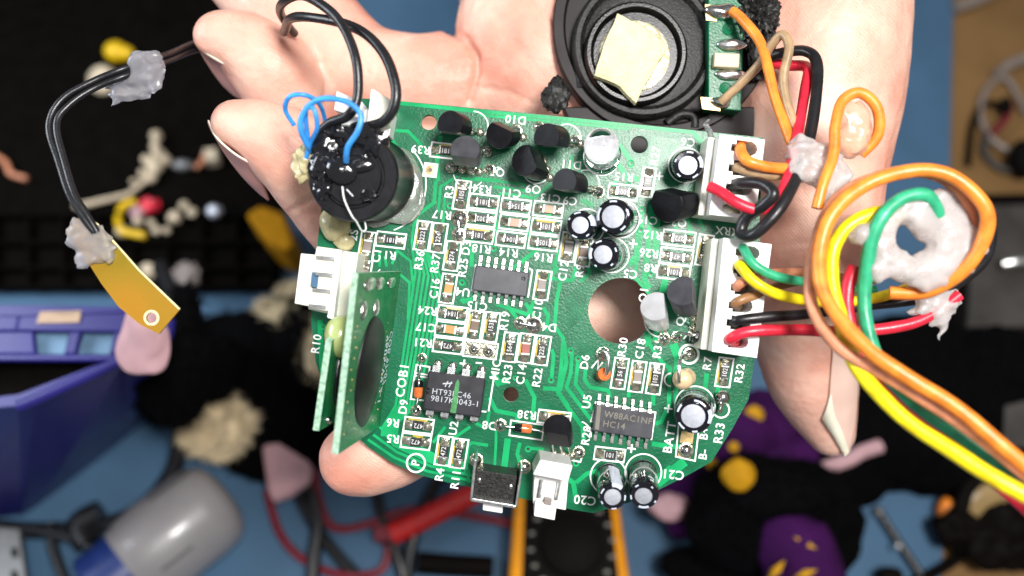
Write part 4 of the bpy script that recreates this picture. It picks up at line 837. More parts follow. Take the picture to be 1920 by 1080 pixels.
for (x, y, r) in ((1740, 410, 34), (1770, 430, 36), (1775, 475, 34), (1745, 505, 32), (1640, 440, 26), (1610, 440, 18), (1645, 505, 22), (1765, 380, 26)): mb.ball(P(x, y, 1.9), (S(r), S(r), S(20)), 3, nz=0.5, nf=1.8, seed=x % 50, nz2=0.14, nf2=4)
tag(soften(mb.make('glue_ring', ['glue_white'], None, smooth=True), .045, 5), 'large ragged white glue ring inside the looped harness', 'glue')
glue('small torn white glue lump on the red wire below the glue ring', [(1750, 575, 1.2, 30, 22, 18), (1775, 565, 1.2, 24, 22, 18), (1760, 600, 1.2, 22, 14, 12), (1715, 585, 1.1, 16, 8, 8)], 61, strands=[((1765, 600, 1.2), (1772, 615, 1.2), (1758, 632, 1.2), (1765, 640, 1.2))])

# ------------------------------------------------------------------ yellow piezo strip
zs = 0.95
ps = thing('sensor_strip', P(230, 515, zs - .1), 'flat yellow strip with one small hole hanging from two black wires', 'sensor strip')
ol = [(152, 404), (182, 420), (215, 455), (262, 508), (337, 580), (298, 626), (262, 608), (222, 575), (190, 532), (168, 497), (150, 470), (126, 432)]
hol = circ(284, 596, 10, 20, zs)
vs, fs_ = curve_mesh([[(P(x, y, zs).x, P(x, y, zs).y) for x, y in ol], hol], zs - 0.05, zs)
fin('strip_body', vs, fs_, ['brass_strip'], ps)
mb = MB(); ribbon_pts = [P(x, y, zs) for x, y in ((155, 404), (182, 420), (215, 455), (262, 508), (337, 580))]; mb.tube(ribbon_pts, 0.02, 6); mb.make('bright_edge', ['foam_cream'], ps)
mb = MB(); mb.lathe(Matrix.Translation(P(284, 596, zs)), [(S(10, zs), 0.002), (S(13, zs), 0.012), (S(15, zs), 0.002)], 20); mb.make('hole_rim', ['foam_cream'], ps)
mb = MB()
for i, (x, y, rx, ry) in enumerate(((150, 430, 22, 20), (172, 440, 24, 22), (160, 455, 26, 20), (188, 470, 26, 18), (140, 452, 14, 14), (165, 485, 24, 12), (195, 450, 14, 14), (205, 482, 10, 12), (155, 500, 9, 5))): mb.ball(P(x, y, zs + .04), (S(rx), S(ry), 0.11), 4, nz=0.5, nf=1.8, seed=i + 70, nz2=0.2, nf2=5)
soften(mb.make('glue_cover', ['hot_glue'], ps, smooth=True), .03, 4)

# ------------------------------------------------------------------ the hand
def chain(mb, pts, n=7):
    sp3 = spline([P(x, y, z) for x, y, z, r in pts], n)
    rr = spline([(S(r, z), 0, 0) for x, y, z, r in pts], n)
    for p, r in zip(sp3, rr): mb.ball(p, r.x, 3)
hm = MB()
chain(hm, [(442, 232, -.45, 46), (488, 246, -.5, 60), (548, 286, -.7, 80), (606, 340, -1.2, 92), (690, 425, -2.0, 98), (800, 450, -2.9, 100), (960, 380, -3.6, 110), (1080, 260, -4.0, 130)])
chain(hm, [(414, 70, -1.7, 48), (462, 86, -1.8, 64), (508, 128, -2.0, 78), (548, 188, -2.4, 80), (600, 260, -3.0, 84), (700, 310, -3.8, 96), (880, 280, -4.3, 110), (1020, 200, -4.2, 130)])
chain(hm, [(420, -80, -3.4, 60), (478, -30, -3.4, 82), (570, 40, -3.3, 98), (670, 132, -3.2, 94), (770, 150, -3.1, 84), (850, 152, -3.2, 92), (900, 150, -3.2, 90)])
chain(hm, [(975, 110, -3.2, 122), (1000, 60, -3.3, 146), (1080, 150, -3.6, 170)])
chain(hm, [(668, 862, -1.0, 70), (705, 846, -1.05, 80), (790, 796, -1.5, 86), (920, 700, -2.2, 90), (1060, 610, -2.9, 96), (1180, 520, -3.2, 105), (1260, 400, -3.6, 140), (1280, 280, -3.8, 160)])
chain(hm, [(1558, 812, -3.1, 44), (1538, 752, -3.0, 68), (1520, 695, -2.8, 86), (1512, 620, -2.6, 104), (1505, 540, -2.35, 122), (1502, 430, -2.2, 138), (1510, 310, -2.2, 147), (1525, 180, -2.3, 160), (1532, 60, -2.5, 166), (1525, -80, -2.9, 170), (1500, -260, -3.4, 180)])
chain(hm, [(1050, 120, -4.0, 210), (1200, 100, -4.3, 230), (1350, 80, -4.2, 230), (1440, 40, -3.8, 220)])
chain(hm, [(1060, -60, -4.0, 210), (1200, -120, -4.4, 240), (1380, -150, -4.4, 250), (1330, -420, -4.8, 260), (1320, -800, -5.4, 270), (1320, -1300, -6.4, 300)])
raw = hm.make('hand_raw', ['skin'], None, smooth=True, bevel=0)
rm = raw.modifiers.new('remesh', 'REMESH'); rm.mode = 'VOXEL'; rm.voxel_size = 0.07; rm.use_smooth_shade = True
sm = raw.modifiers.new('smooth', 'SMOOTH'); sm.factor = 0.6; sm.iterations = 9
dg = bpy.context.evaluated_depsgraph_get(); dg.update()
hmesh = bpy.data.meshes.new_from_object(raw.evaluated_get(dg)); wl = WL.pop(raw); bpy.data.objects.remove(raw)
CREASES = [([(838, 52), (872, 72), (893, 105), (896, 140), (880, 195)], 6, .17), ([(1000, -10), (1022, 22), (1048, 48)], 6, .09), ([(905, 165), (960, 172), (1010, 200)], 6, .03),
    ([(600, 118), (616, 150), (610, 200)], 7, .09), ([(700, 55), (712, 110), (700, 170)], 5, .025), ([(690, 58), (698, 110), (684, 165)], 4, .02),
    ([(1440, 470), (1490, 455), (1560, 452)], 5, .03), ([(1445, 525), (1500, 508), (1570, 512)], 5, .035), ([(1448, 545), (1500, 530), (1565, 535)], 4, .025), ([(1450, 500), (1510, 488), (1560, 490)], 4, .02),
    ([(1480, 110), (1540, 60), (1580, 0)], 6, .015), ([(545, 395), (585, 372), (610, 340)], 5, .03), ([(1430, 640), (1480, 628), (1530, 632)], 4, .015), ([(930, 20), (950, 60), (990, 110)], 9, .04)]
def segd(px, py, pl):
    best = 1e9
    for (x0, y0), (x1, y1) in zip(pl[:-1], pl[1:]):
        dx, dy = x1 - x0, y1 - y0; t = max(0, min(1, ((px - x0) * dx + (py - y0) * dy) / (dx * dx + dy * dy))); best = min(best, math.hypot(px - x0 - t * dx, py - y0 - t * dy))
    return best
nrm = [v.normal.copy() for v in hmesh.vertices]
for v, n_ in zip(hmesh.vertices, nrm):
    p = v.co + wl; k = H / (H - p.z); px = p.x * k * 100 + 960; py = 540 - p.y * k * 100
    d = 0.035 * noise.noise(p * 0.9) + 0.012 * noise.noise(p * 2.6)
    if n_.z > 0 and -40 < py < 900:
        for pl, w_, dep in CREASES:
            if min(q[0] for q in pl) - 30 < px < max(q[0] for q in pl) + 30 and min(q[1] for q in pl) - 30 < py < max(q[1] for q in pl) + 30:
                q = segd(px, py, pl)
                if q < w_ * 3: d -= dep * math.exp(-(q / w_) ** 2)
    v.co = v.co + n_ * d
hand = bpy.data.objects.new('hand', hmesh); COL.objects.link(hand); hand.location = wl; WL[hand] = wl
for p in hmesh.polygons: p.use_smooth = True
tag(hand, 'left hand, palm up, curled fingers and thumb holding the circuit board', 'hand')
from mathutils.bvhtree import BVHTree
bvh = BVHTree.FromPolygons([v.co + wl for v in hmesh.vertices], [list(p.vertices) for p in hmesh.polygons])
def onskin(px, py, z, off=0.03):
    # point on the skin under this picture position, else at height z
    o = Vector((0, 0, H)); d = (P(px, py, 0) - o).normalized(); h, n_, i, t = bvh.ray_cast(o, d)
    if h is not None and n_.z > 0.12 and abs(h.z - z) < 1.3: return h + n_ * off
    return P(px, py, z)
def nail(rows, name='nail', edge=None, skin=False, off=0.03, th_=0.04, mt='nail_shaded'):
    mb = MB(); g = [spline([(Vector((q[0], q[1], q[2]))) for q in r], 5) for r in rows]
    g2 = [spline(list(c), 5) for c in zip(*g)]; W_ = len(g2); Hh = len(g2[0])
    pt = [[(onskin(v.x, v.y, v.z, off) if skin else P(v.x, v.y, v.z)) for v in c] for c in g2]
    vs = [pt[i][j] for i in range(W_) for j in range(Hh)]; fs_ = [[i * Hh + j, (i + 1) * Hh + j, (i + 1) * Hh + j + 1, i * Hh + j + 1] for i in range(W_ - 1) for j in range(Hh - 1)]
    mb.add(vs, fs_); o = mb.make(name, [mt], hand, smooth=True); sf = o.modifiers.new('s', 'SOLIDIFY'); sf.thickness = th_; sf.offset = 0
    if edge is not None:
        e = [pt[i][0] for i in range(W_)]; m2 = MB(); m2.tube(e, [0.012 + edge * math.sin(math.pi * i / (W_ - 1)) for i in range(W_)], 6); m2.make('nail_edge', ['nail_edge'], o, smooth=True)
    return o
# nails of the two fingertips, seen edge on, then the thumb nail
nail([[(391, 226, -.55), (405, 256, -.28), (440, 288, -.18), (482, 312, -.30)], [(392, 232, -.75), (414, 272, -.62), (452, 310, -.55), (490, 330, -.55)], [(398, 246, -1.0), (430, 298, -1.0), (468, 340, -.95), (498, 356, -.9)], [(408, 262, -1.3), (445, 318, -1.35), (480, 356, -1.3), (504, 376, -1.2)]], edge=.010)
nail([[(365, 66, -1.8), (378, 92, -1.5), (418, 118, -1.42), (466, 138, -1.5)], [(366, 74, -2.0), (386, 108, -1.85), (424, 136, -1.8), (468, 152, -1.8)], [(372, 88, -2.3), (398, 130, -2.25), (436, 162, -2.2), (474, 172, -2.1)], [(384, 108, -2.6), (414, 154, -2.6), (448, 184, -2.5), (480, 192, -2.4)]], edge=.010)
nail([[(1541, 782, -2.35), (1556, 806, -2.4), (1572, 834, -2.6), (1584, 856, -2.9)], [(1552, 748, -2.3), (1568, 770, -2.35), (1582, 800, -2.55), (1591, 842, -3.0)], [(1556, 700, -2.1), (1574, 716, -2.2), (1590, 752, -2.6), (1600, 790, -3.1)], [(1560, 650, -1.9), (1578, 660, -2.0), (1594, 680, -2.4), (1606, 712, -3.0)]], skin=True, off=.04, mt='nail')
nb = MB(); rows = [[(1541, 782), (1556, 806), (1572, 834), (1584, 856)], [(1556, 735), (1562, 772), (1576, 806), (1590, 848)]]
g = [[onskin(v.x, v.y, -2.6, .075) for v in spline([Vector((a, b, 0)) for a, b in r], 5)] for r in rows]
nn = len(g[0]); nb.add(g[0] + [(a + b) / 2 for a, b in zip(*g)] + g[1], [[r * nn + i, (r + 1) * nn + i, (r + 1) * nn + i + 1, r * nn + i + 1] for r in range(2) for i in range(nn - 1)])
o = nb.make('nail_edge', ['nail_edge'], hand, smooth=True); sf = o.modifiers.new('s', 'SOLIDIFY'); sf.thickness = 0.03; sf.offset = 0

# ------------------------------------------------------------------ things on the bench
def bprism(name, pts, h, mats, label=None, cat=None, thick=None, bevel=0.05, parent=None, group=None):
    mb = MB(); mb.prism([B(x, y, h) for x, y in pts], -NB * (thick if thick else h - 0.17)); o = mb.make(name, mats, parent, bevel=bevel)
    if label: tag(o, label, cat, group)
    return o
def btube(name, pts, r, mats, label=None, cat=None, group=None, parent=None, seg=10, ns=8):
    mb = MB(); mb.tube(spline([B(*p) for p in pts], ns), r, seg); o = mb.make(name, mats, parent, smooth=True)
    if label: tag(o, label, cat, group)
    return o
def bball(name, px, py, h, r, mats, label=None, cat=None, nz=0.0, parent=None, nf=1.5, sub=4, seed=1, group=None, nz2=0):
    mb = MB(); mb.ball(B(px, py, h), r, sub, nz=nz, nf=nf, seed=seed, nz2=nz2, nf2=7); o = mb.make(name, mats, parent, smooth=True)
    if label: tag(o, label, cat, group)
    return o
def fuzz(mb, n, ln, wd, seed=1, m=0):
    # short tapering tufts standing on the faces already in the mesh
    rnd = random.Random(seed); base = [f for f in mb.f if len(f) == 3]; V = mb.v; out = []
    for k in range(n):
        f = rnd.choice(base); a, b, c = (V[i] for i in f); u, w_ = rnd.random(), rnd.random()
        if u + w_ > 1: u, w_ = 1 - u, 1 - w_
        p = a + (b - a) * u + (c - a) * w_; nn = (b - a).cross(c - a)
        if nn.length < 1e-9: continue
        nn = (nn.normalized() + Vector((rnd.uniform(-.8, .8), rnd.uniform(-.8, .8), rnd.uniform(-.4, .4)))).normalized()
        t = nn.cross(Vector((rnd.random(), rnd.random(), rnd.random()))).normalized() * wd; t2 = nn.cross(t)
        out.append((p, t, t2, nn * ln * rnd.uniform(.5, 1.2)))
    for p, t, t2, l in out: mb.add([p + t, p - t * .5 + t2 * .8, p - t * .5 - t2 * .8, p + l], [[0, 1, 3], [1, 2, 3], [2, 0, 3]], m)
# black case with compartments
case = thing('parts_case', B(200, 300, 0.2), 'black parts case with a row of small compartments, upper left of the bench', 'case')
bprism('case_body', [(-700, -500), (560, -500), (522, 541), (-520, 541)], 0.55, ['case_black'], parent=case, bevel=0.08)
for i in range(9):
    x = -20 + i * 65
    bprism('divider', [(x + 4, 400), (x + 10, 400), (x + 10, 536), (x + 4, 536)], 1.05, ['case_black'], thick=0.55, parent=case)
for y in (400, 452, 500, 536):
    bprism('rail', [(-480, y - 3), (520, y - 3), (520, y + 3), (-480, y + 3)], 1.15, ['case_black'], thick=0.65, parent=case)
HC = 0.7
mb = MB(); mb.ball(B(218, 97, HC + .5), (0.55, 0.5, 0.5), 4); mb.ball(B(238, 100, HC + .5), (0.35, 0.35, 0.35), 3); tag(mb.make('bulb_toy', ['yellow_plastic'], None, smooth=True), 'small round yellow plastic knob on the black case', 'knob')
bball('knob', 193, 150, HC + .4, (0.7, 0.7, 0.4), ['bone'], 'pale round cap partly behind the black wires', 'cap', nz=0.1)
btube('wire', [(-60, 270, HC + .2), (5, 300, HC + .3), (20, 325, HC + .2), (50, 335, HC + .1)], 0.13, ['wire_copper'], 'short copper brown wire end at the left edge of the picture', 'wire')
mb = MB()
for i, (x, y, r) in enumerate(((292, 255, .25), (290, 275, .18), (300, 295, .4), (275, 300, .25), (290, 312, .35), (312, 300, .2), (268, 325, .2), (285, 335, .22), (250, 340, .15))): mb.ball(B(x, y, HC + .3), r, 2, nz=0.4, seed=i)
mb.tube([B(292, 250, HC + .5), B(290, 300, HC + .5)], 0.16, 8); mb.tube([B(300, 315, HC + .3), B(240, 365, HC + .3), B(140, 388, HC + .3)], 0.13, 8)
tag(mb.make('gear_part', ['bone'], None, smooth=True), 'cream plastic gear parts on a long pale rod', 'plastic part')
tag(bball('motor', 343, 310, HC + .3, (0.55, 0.28, 0.3), ['steel'], nz=0.15), 'small grey metal motor beside the gear parts', 'motor')
btube('wire', [(365, 315, HC + .3), (378, 305, HC + .3), (385, 288, HC + .3)], 0.12, ['wire_copper'], 'short orange wire leading from the small grey motor', 'wire')
bprism('wire_plug', [(380, 278), (404, 276), (408, 298), (384, 302)], HC + .7, ['bone'], 'small white plug on the end of the orange wire', 'plug', thick=0.6)
btube('wire', [(255, 378, HC + .3), (232, 385, HC + .3), (222, 410, HC + .3), (228, 432, HC + .6), (250, 438, HC + .6), (272, 442, HC + .6)], 0.16, ['yellow_plastic'], 'yellow curved wire lying on the compartments', 'wire')
bball('coil', 280, 385, HC + .4, (0.45, 0.35, 0.35), ['wire_red'], 'dark red coil inside the yellow curved wire', 'coil', nz=0.5)
k = 0
PL = ['between the yellow wire and the white bead', 'rightmost bead by the fingertip', 'topmost of its cluster', 'nearest the case divider', 'beside the red coil', 'below the red coil', 'in the second compartment', 'in the third compartment', 'under the yellow wire end', 'in the lower compartment by the strip', 'lowest one in the compartments', 'left of the lower pair']
for (x, y, r, m) in ((328, 408, .3, 'bone'), (402, 396, .36, 'aluminium'), (345, 385, .22, 'bone'), (360, 398, .24, 'bone'), (258, 398, .32, 'plush_pink'), (258, 415, .22, 'bone'), (283, 418, .18, 'bone'), (293, 432, .2, 'bone'), (228, 434, .28, 'bone'), (280, 508, .36, 'bone'), (306, 515, .32, 'bone'), (312, 432, .18, 'bone')):
    bball('bead', x, y, HC + .5, (r, r * .9, r * .8), [m], 'small pale bead on the black case, ' + PL[k], 'bead', nz=0.25, seed=k, sub=3, group='loose beads on the black case'); k += 1
tag(bball('foam_scrap', 348, 518, HC + .4, (0.5, 0.6, 0.2), ['chip_grey'], nz=0.6, nz2=.3), 'crumpled grey scrap in the lower compartment', 'scrap')
# yellow plush piece behind the fingertip
bprism('felt_scrap', [(458, 400), (488, 382), (532, 398), (552, 458), (538, 470), (502, 455)], 2.6, ['felt_orange'], 'orange yellow felt piece below the fingertip', 'felt piece', bevel=.2)

# blue purple bin
bn = thing('storage_bin', B(80, 850, 0.2), 'deep blue plastic bin with a slotted rim at the left', 'bin')
RH = 12.0
rim_o = [(-420, 600), (30, 572), (236, 576), (306, 628), (236, 660), (60, 752), (30, 762), (-60, 770), (-420, 800)]
rim_i = [(-400, 665), (15, 668), (150, 672), (215, 674), (190, 664), (50, 742), (22, 750), (-60, 756), (-400, 780)]
def wall(poly, h, dh, th_):
    mb = MB(); n = len(poly); top = [B(x, y, h) for x, y in poly]; cen = sum(top, Vector()) / n
    inn = [p + (cen - p).normalized() * th_ for p in top]; dn = -NB * dh
    base = [p + dn + (cen - p).normalized() * 0.3 for p in top]; bin_ = [p + (cen - p).normalized() * th_ for p in base]
    vs = top + inn + base + bin_
    fs_ = []
    for i in range(n):
        j = (i + 1) % n; fs_ += [[i, j, n + j, n + i], [i, 2 * n + i, 2 * n + j, j], [n + i, n + j, 3 * n + j, 3 * n + i]]
    mb.add(vs, fs_); mb.add(bin_, [list(range(n))]); return mb
ring = [(-420, 574), (30, 572), (262, 576), (318, 600), (306, 640), (236, 672), (66, 750), (34, 762), (-60, 768), (-420, 790)]
foot = [(-420, 700), (40, 700), (268, 700), (312, 715), (304, 760), (238, 818), (74, 945), (42, 966), (-60, 975), (-420, 1000)]
def wall(poly, h, low, th_):
    mb = MB(); n = len(poly); top = [B(x, y, h) for x, y in poly]; base = [B(x, y, 0.3) for x, y in low]; ct = sum(top, Vector()) / n; cb = sum(base, Vector()) / n
    inn = [p + (ct - p).normalized() * th_ for p in top]; bin_ = [p + (cb - p).normalized() * th_ for p in base]
    vs = top + inn + base + bin_; fs_ = []
    for i in range(n):
        j = (i + 1) % n; fs_ += [[i, j, n + j, n + i], [i, 2 * n + i, 2 * n + j, j], [n + i, n + j, 3 * n + j, 3 * n + i]]
    fs_.append([3 * n + i for i in range(n)]); mb.add(vs, fs_); return mb
wall(ring, RH, foot, 0.35).make('bin_wall', ['bin_blue'], bn, bevel=0.12)
mb = MB(); rp = [B(x, y, RH) for x, y in ring[3:8]]; mb.tube(spline(rp, 6), 0.16, 10); mb.make('rolled_rim', ['bin_blue'], bn, smooth=True)
mb = MB(); mb.prism([B(x, y, RH - 1.2) for x, y in ((-400, 676), (200, 676), (60, 738), (-400, 770))], -NB * 0.3); mb.make('bin_content', ['case_black'], bn)
# slotted handle shelf behind the opening: bars with gaps showing the mat
for pts in ([(-420, 580), (40, 576), (30, 620), (-420, 622)], [(40, 577), (250, 580), (240, 622), (30, 620)], [(-420, 622), (62, 621), (66, 664), (-420, 664)], [(130, 621), (152, 621), (140, 664), (120, 664)], [(214, 621), (250, 621), (240, 664), (205, 664)], [(-420, 663), (245, 664), (235, 676), (-420, 676)]):
    mb = MB(); mb.prism([B(x, y, RH - 0.05) for x, y in pts], -NB * 0.2); mb.make('rim_shelf', ['bin_blue'], bn, bevel=0.05)
mb = MB(); mb.prism([B(x, y, RH + .0) for x, y in ((75, 584), (152, 582), (148, 604), (68, 606))], -NB * 0.04); mb.make('paper_label', ['chip_tan'], bn)
for pts in ([(66, 621), (130, 621), (120, 664), (66, 664)], [(152, 621), (214, 621), (205, 664), (140, 664)]):
    mb = MB(); mb.prism([B(x, y, RH - 0.4) for x, y in pts], -NB * 0.1); mb.make('slot_tray', ['slot_blue'], bn)

# soft toy with pink ears, left
t1 = thing('soft_toy', B(450, 720, 0.2), 'black soft toy with cream muzzle and pink ears lying behind the board', 'soft toy')
mb = MB()
for i, (x, y, h, rx, ry, rz) in enumerate(((500, 710, 1.6, 2.6, 2.8, 1.5), (420, 660, 1.7, 1.6, 1.5, 1.4), (560, 700, 1.5, 2.4, 3.0, 1.5), (375, 720, 1.5, 1.5, 1.5, 1.3), (520, 800, 1.4, 2.2, 1.9, 1.2), (540, 600, 1.2, 1.5, .5, .6), (470, 622, 1.4, 1.6, .7, 1), (340, 700, 7.5, 1.1, 1.7, 1.5), (346, 620, 8, .5, 1.7, .6), (385, 690, 4.5, 1.4, 1.2, 1.5), (320, 745, 5, 1.0, 1.0, 1.5))): mb.ball(B(x, y, h), (rx, ry, rz), 4, nz=0.25, seed=i, nz2=.06, nf2=5)
fuzz(mb, 2500, .4, .04, 3); mb.make('toy_body', ['plush_black'], t1)
mb = MB(); mb.ball(B(272, 640, 12.5), (.78, .86, .22), 4, nz=0.35, seed=2); mb.make('ear', ['plush_pink'], t1, smooth=True)
bball('ear', 365, 655, 2.8, (0.2, 0.7, 0.3), ['plush_pink'], nz=0.2, parent=t1)
RZ = Matrix.Rotation(-.9, 3, 'Z')
mb = MB(); mb.ball(B(380, 765, 3.0), (2.1, 1.05, 0.9), 4, nz=0.3, seed=5, nz2=0.06, nf2=5, M=RZ); mb.ball(B(412, 805, 3.0), (1.1, 0.95, 0.6), 4, nz=0.4, seed=7, nz2=0.08, nf2=5); fuzz(mb, 3800, .42, .035, 5); mb.make('muzzle', ['plush_cream'], t1)
mb = MB(); mb.ball(B(545, 610, 2.8), (1.5, .6, 0.6), 4, nz=0.3, seed=15, M=Matrix.Rotation(-.6, 3, 'Z')); mb.ball(B(590, 660, 2.8), (.8, 1.2, 0.6), 4, nz=0.4, seed=17); mb.ball(B(560, 555, 2.6), (.9, .5, 0.6), 4, nz=0.4, seed=18); fuzz(mb, 2600, .35, .03, 6); mb.make('belly_fur', ['plush_cream'], t1)
bball('eye', 350, 790, 3.9, 0.13, ['epoxy_black'], parent=t1)
mb = MB(); q = [B(488, 832, 2.6), B(520, 828, 2.8), B(585, 868, 2.4), B(580, 905, 2.0), B(545, 925, 1.8), B(510, 945, 1.8), B(500, 915, 2.2)]; mb.prism(q, -NB * .5); mb.make('foot', ['plush_pink'], t1, bevel=.2)
# bottle
bt = thing('squeeze_bottle', B(300, 1000, 0.2), 'frosted squeeze bottle with a dark blue cap lying at the bottom left', 'bottle')
a = B(222, 1082, 2.6); b = B(425, 925, 1.75); M = frame(a, b, 0); Lb = (b - a).length; Rb = 1.72
mb = MB(); mb.lathe(M, [(0.0005, 0.3), (1.35, 0.3), (1.5, 0.5), (1.64, 1.0), (Rb, 1.6), (Rb, Lb - 1.1), (Rb * .95, Lb - .55), (Rb * .78, Lb - .2), (Rb * .5, Lb), (0.0005, Lb)], 48); mb.make('bottle_body', ['bottle_plastic'], bt, smooth=True)
mb = MB(); mb.lathe(M, [(0.0005, -0.9), (1.2, -0.9), (1.38, -0.75), (1.45, 0.5), (1.3, 0.6), (0.0005, 0.6)], 48); mb.make('cap', ['bottle_cap'], bt, smooth=True)
u_ = M.to_3x3().inverted() @ NB; am = math.atan2(u_.y, u_.x)
mb = MB(); mb.lathe(M, [(Rb * 1.004, 2.2), (Rb * 1.004, 3.9)], 6, a0=am - .75, a1=am - .60); mb.lathe(M, [(Rb * 1.004, 1.2), (Rb * 1.004, 2.4)], 6, a0=am + .75, a1=am + .82); mb.split('printed_mark', ['grey_print'], bt)
# multimeter
mm = thing('multimeter', B(1065, 1030, 0.2), 'orange yellow multimeter with black face and rotary dial under the board', 'multimeter')
bprism('meter_case', [(975, 820), (1145, 820), (1196, 1180), (946, 1180)], 2.6, ['meter_yellow'], parent=mm, bevel=0.3)
bprism('face_plate', [(988, 830), (1132, 830), (1170, 1170), (976, 1170)], 2.75, ['meter_black'], parent=mm, thick=0.5)
mb = MB(); Md = frame(B(1072, 1022, 2.75), B(1072, 1022, 2.75) + NB); mb.lathe(Md, [(1.1, 0), (1.05, 0.35), (.9, 0.42), (0.0005, 0.42)], 40); mb.make('dial', ['meter_black'], mm, smooth=True)
mb = MB()
for i in range(18):
    a_ = 2 * math.pi * i / 18 + .1; p = B(1072, 1022, 2.76) + Vector((1, 0, 0)) * 1.45 * math.cos(a_) + EY * 1.6 * math.sin(a_); mb.prism([p + Vector((-.1, 0, 0)) + EY * .06, p + Vector((.1, 0, 0)) + EY * .06, p + Vector((.1, 0, 0)) - EY * .06, p + Vector((-.1, 0, 0)) - EY * .06], NB * -0.02)
mb.make('scale_marks', ['dial_mark'], mm)
# cables and leads
CG = 'cables tangled on the mat'
for pts, r, m, lab in (
    ([(300, 500, 2.5), (335, 580, 3.5), (348, 660, 3.5), (342, 780, 2.5), (325, 880, 1.5), (270, 950, 1.2), (190, 985, .8), (60, 995, .6), (-80, 980, .6)], .32, 'wire_black', 'thick black cable curving from behind the strip round the bottle'),
    ([(560, 870, .8), (595, 960, .8), (590, 1040, .8), (580, 1140, .8)], .27, 'wire_black', 'black cable running straight down below the pink foot'),
    ([(560, 930, .5), (590, 985, .5), (640, 1050, .5), (700, 1110, .5)], .24, 'wire_black', 'black cable slanting down to the right from the pink foot'),
    ([(700, 900, .5), (720, 980, .8), (745, 1040, .8), (765, 1120, .6)], .22, 'wire_black', 'black cable crossing under the red test probe'),
    ([(830, 880, .5), (800, 940, .9), (775, 1010, .9), (760, 1100, .6)], .24, 'wire_black', 'black cable rising from the bottom towards the push switch'),
    ([(590, 800, 1), (592, 900, .8), (610, 970, .8), (640, 992, .8), (700, 980, .8), (780, 955, .8), (900, 970, .8), (980, 988, .8)], .16, 'cable_dark_red', 'thin red lead curving under the lower fingertip to the multimeter'),
    ([(500, 920, .6), (525, 1000, .6), (570, 1050, .6), (640, 1078, .6), (710, 1072, .6), (728, 1030, .6), (715, 990, .6)], .16, 'cable_dark_red', 'thin dark red lead looping along the bottom edge'),
    ([(95, 980, 1), (100, 1030, 1), (125, 1100, 1)], .2, 'wire_black', 'short black cable in front of the bin corner'),
    ([(50, 990, 1.2), (120, 1005, 1.2), (180, 1030, 1.2)], .2, 'wire_black', 'black cable lying between the bin and the bottle cap'),
    ([(190, 960, 1), (150, 985, 1), (165, 1020, 1)], .5, 'wire_black', 'black cable bundle beside the bin bottom edge')):
    btube('cable', pts, r, [m], lab, 'cable', CG)
btube('test_probe', [(735, 1002, 1.2), (800, 970, 1.3), (890, 925, 1.4), (960, 890, 1.4)], .42, ['cable_red'], 'thick bright red test probe on the mat', 'test probe')
bprism('hook_clip', [(700, 985), (735, 985), (740, 1012), (702, 1015)], 1.4, ['cable_dark_red'], 'dark red clip at the end of the test probe', 'clip')
btube('marker_pen', [(785, 1055, .8), (850, 1060, .8), (925, 1064, .8)], .42, ['meter_black'], 'black pen lying along the bottom edge beside the multimeter', 'pen')
br = bprism('steel_bracket', [(-60, 985), (34, 990), (55, 1140), (-40, 1140)], 2.0, ['steel'], 'slotted grey steel bracket in the bottom left corner', 'bracket', thick=0.25)
mb = MB()
for y in (1035, 1078): mb.prism([B(x, yy, 2.02) for x, yy in ((20, y - 8), (32, y - 8), (34, y + 10), (22, y + 10))], -NB * .3)
mb.split('slot_hole', ['meter_black'], br)
# soft toy right, purple robe
t2 = thing('soft_toy', B(1600, 800, 0.2), 'black soft toy in a purple cloth with yellow spots below the thumb', 'soft toy')
mb = MB()
for i, (x, y, h, rx, ry, rz) in enumerate(((1720, 740, 1.6, 3.4, 3.2, 1.5), (1790, 790, 1.5, 3.6, 2.6, 1.3), (1660, 810, 1.6, 3.8, 2.2, 1.3), (1450, 990, 1.8, 1.9, 2.0, 1.5), (1530, 1000, 1.6, 1.6, 2.2, 1.4), (1330, 1075, 1.8, 1.6, 1.0, 1.3), (1860, 735, 1.6, 1.6, 2.4, 1.3), (1560, 880, 1.2, 2.4, 1.6, 1.0))): mb.ball(B(x, y, h), (rx, ry, rz), 4, nz=0.25, seed=i + 3, nz2=.1, nf2=9)
mb.make('toy_body', ['plush_black'], t2, smooth=True)
mb = MB()
for i, (x, y, h, rx, ry, rz) in enumerate(((1350, 835, 2.2, 2.2, 1.6, 1.3), (1420, 800, 2.0, 1.6, 1.4, 1.2), (1262, 895, 1.8, 1.3, 1.2, 1.0), (1290, 945, 1.5, .8, 1.3, 0.9), (1450, 850, 2.0, 1.6, .9, 1.0))): mb.ball(B(x, y, h), (rx, ry, rz), 4, nz=0.35, seed=i + 13)
mb.make('robe', ['robe_purple'], t2, smooth=True)
mb = MB()
for i, (x, y, h, rx, ry, rz) in enumerate(((1430, 925, 4.0, 2.2, 1.3, 1.2), (1370, 990, 3.4, 1.5, 1.5, 1.2), (1500, 950, 3.0, 1.8, 1.6, 1.2))): mb.ball(B(x, y, h), (rx, ry, rz), 4, nz=0.25, seed=i + 33, nz2=.05)
fuzz(mb, 1200, .3, .03, 9); mb.make('toy_head', ['plush_black'], t2)
mb = MB(); mb.tube(spline([B(1462, 965, 3.9), B(1475, 1000, 4.0), B(1500, 1050, 3.9), B(1525, 1140, 3.6)], 6), [.55 + .75 * min(1, i / 8) for i in range(19)], 20); mb.make('sleeve', ['robe_purple'], t2, smooth=True)
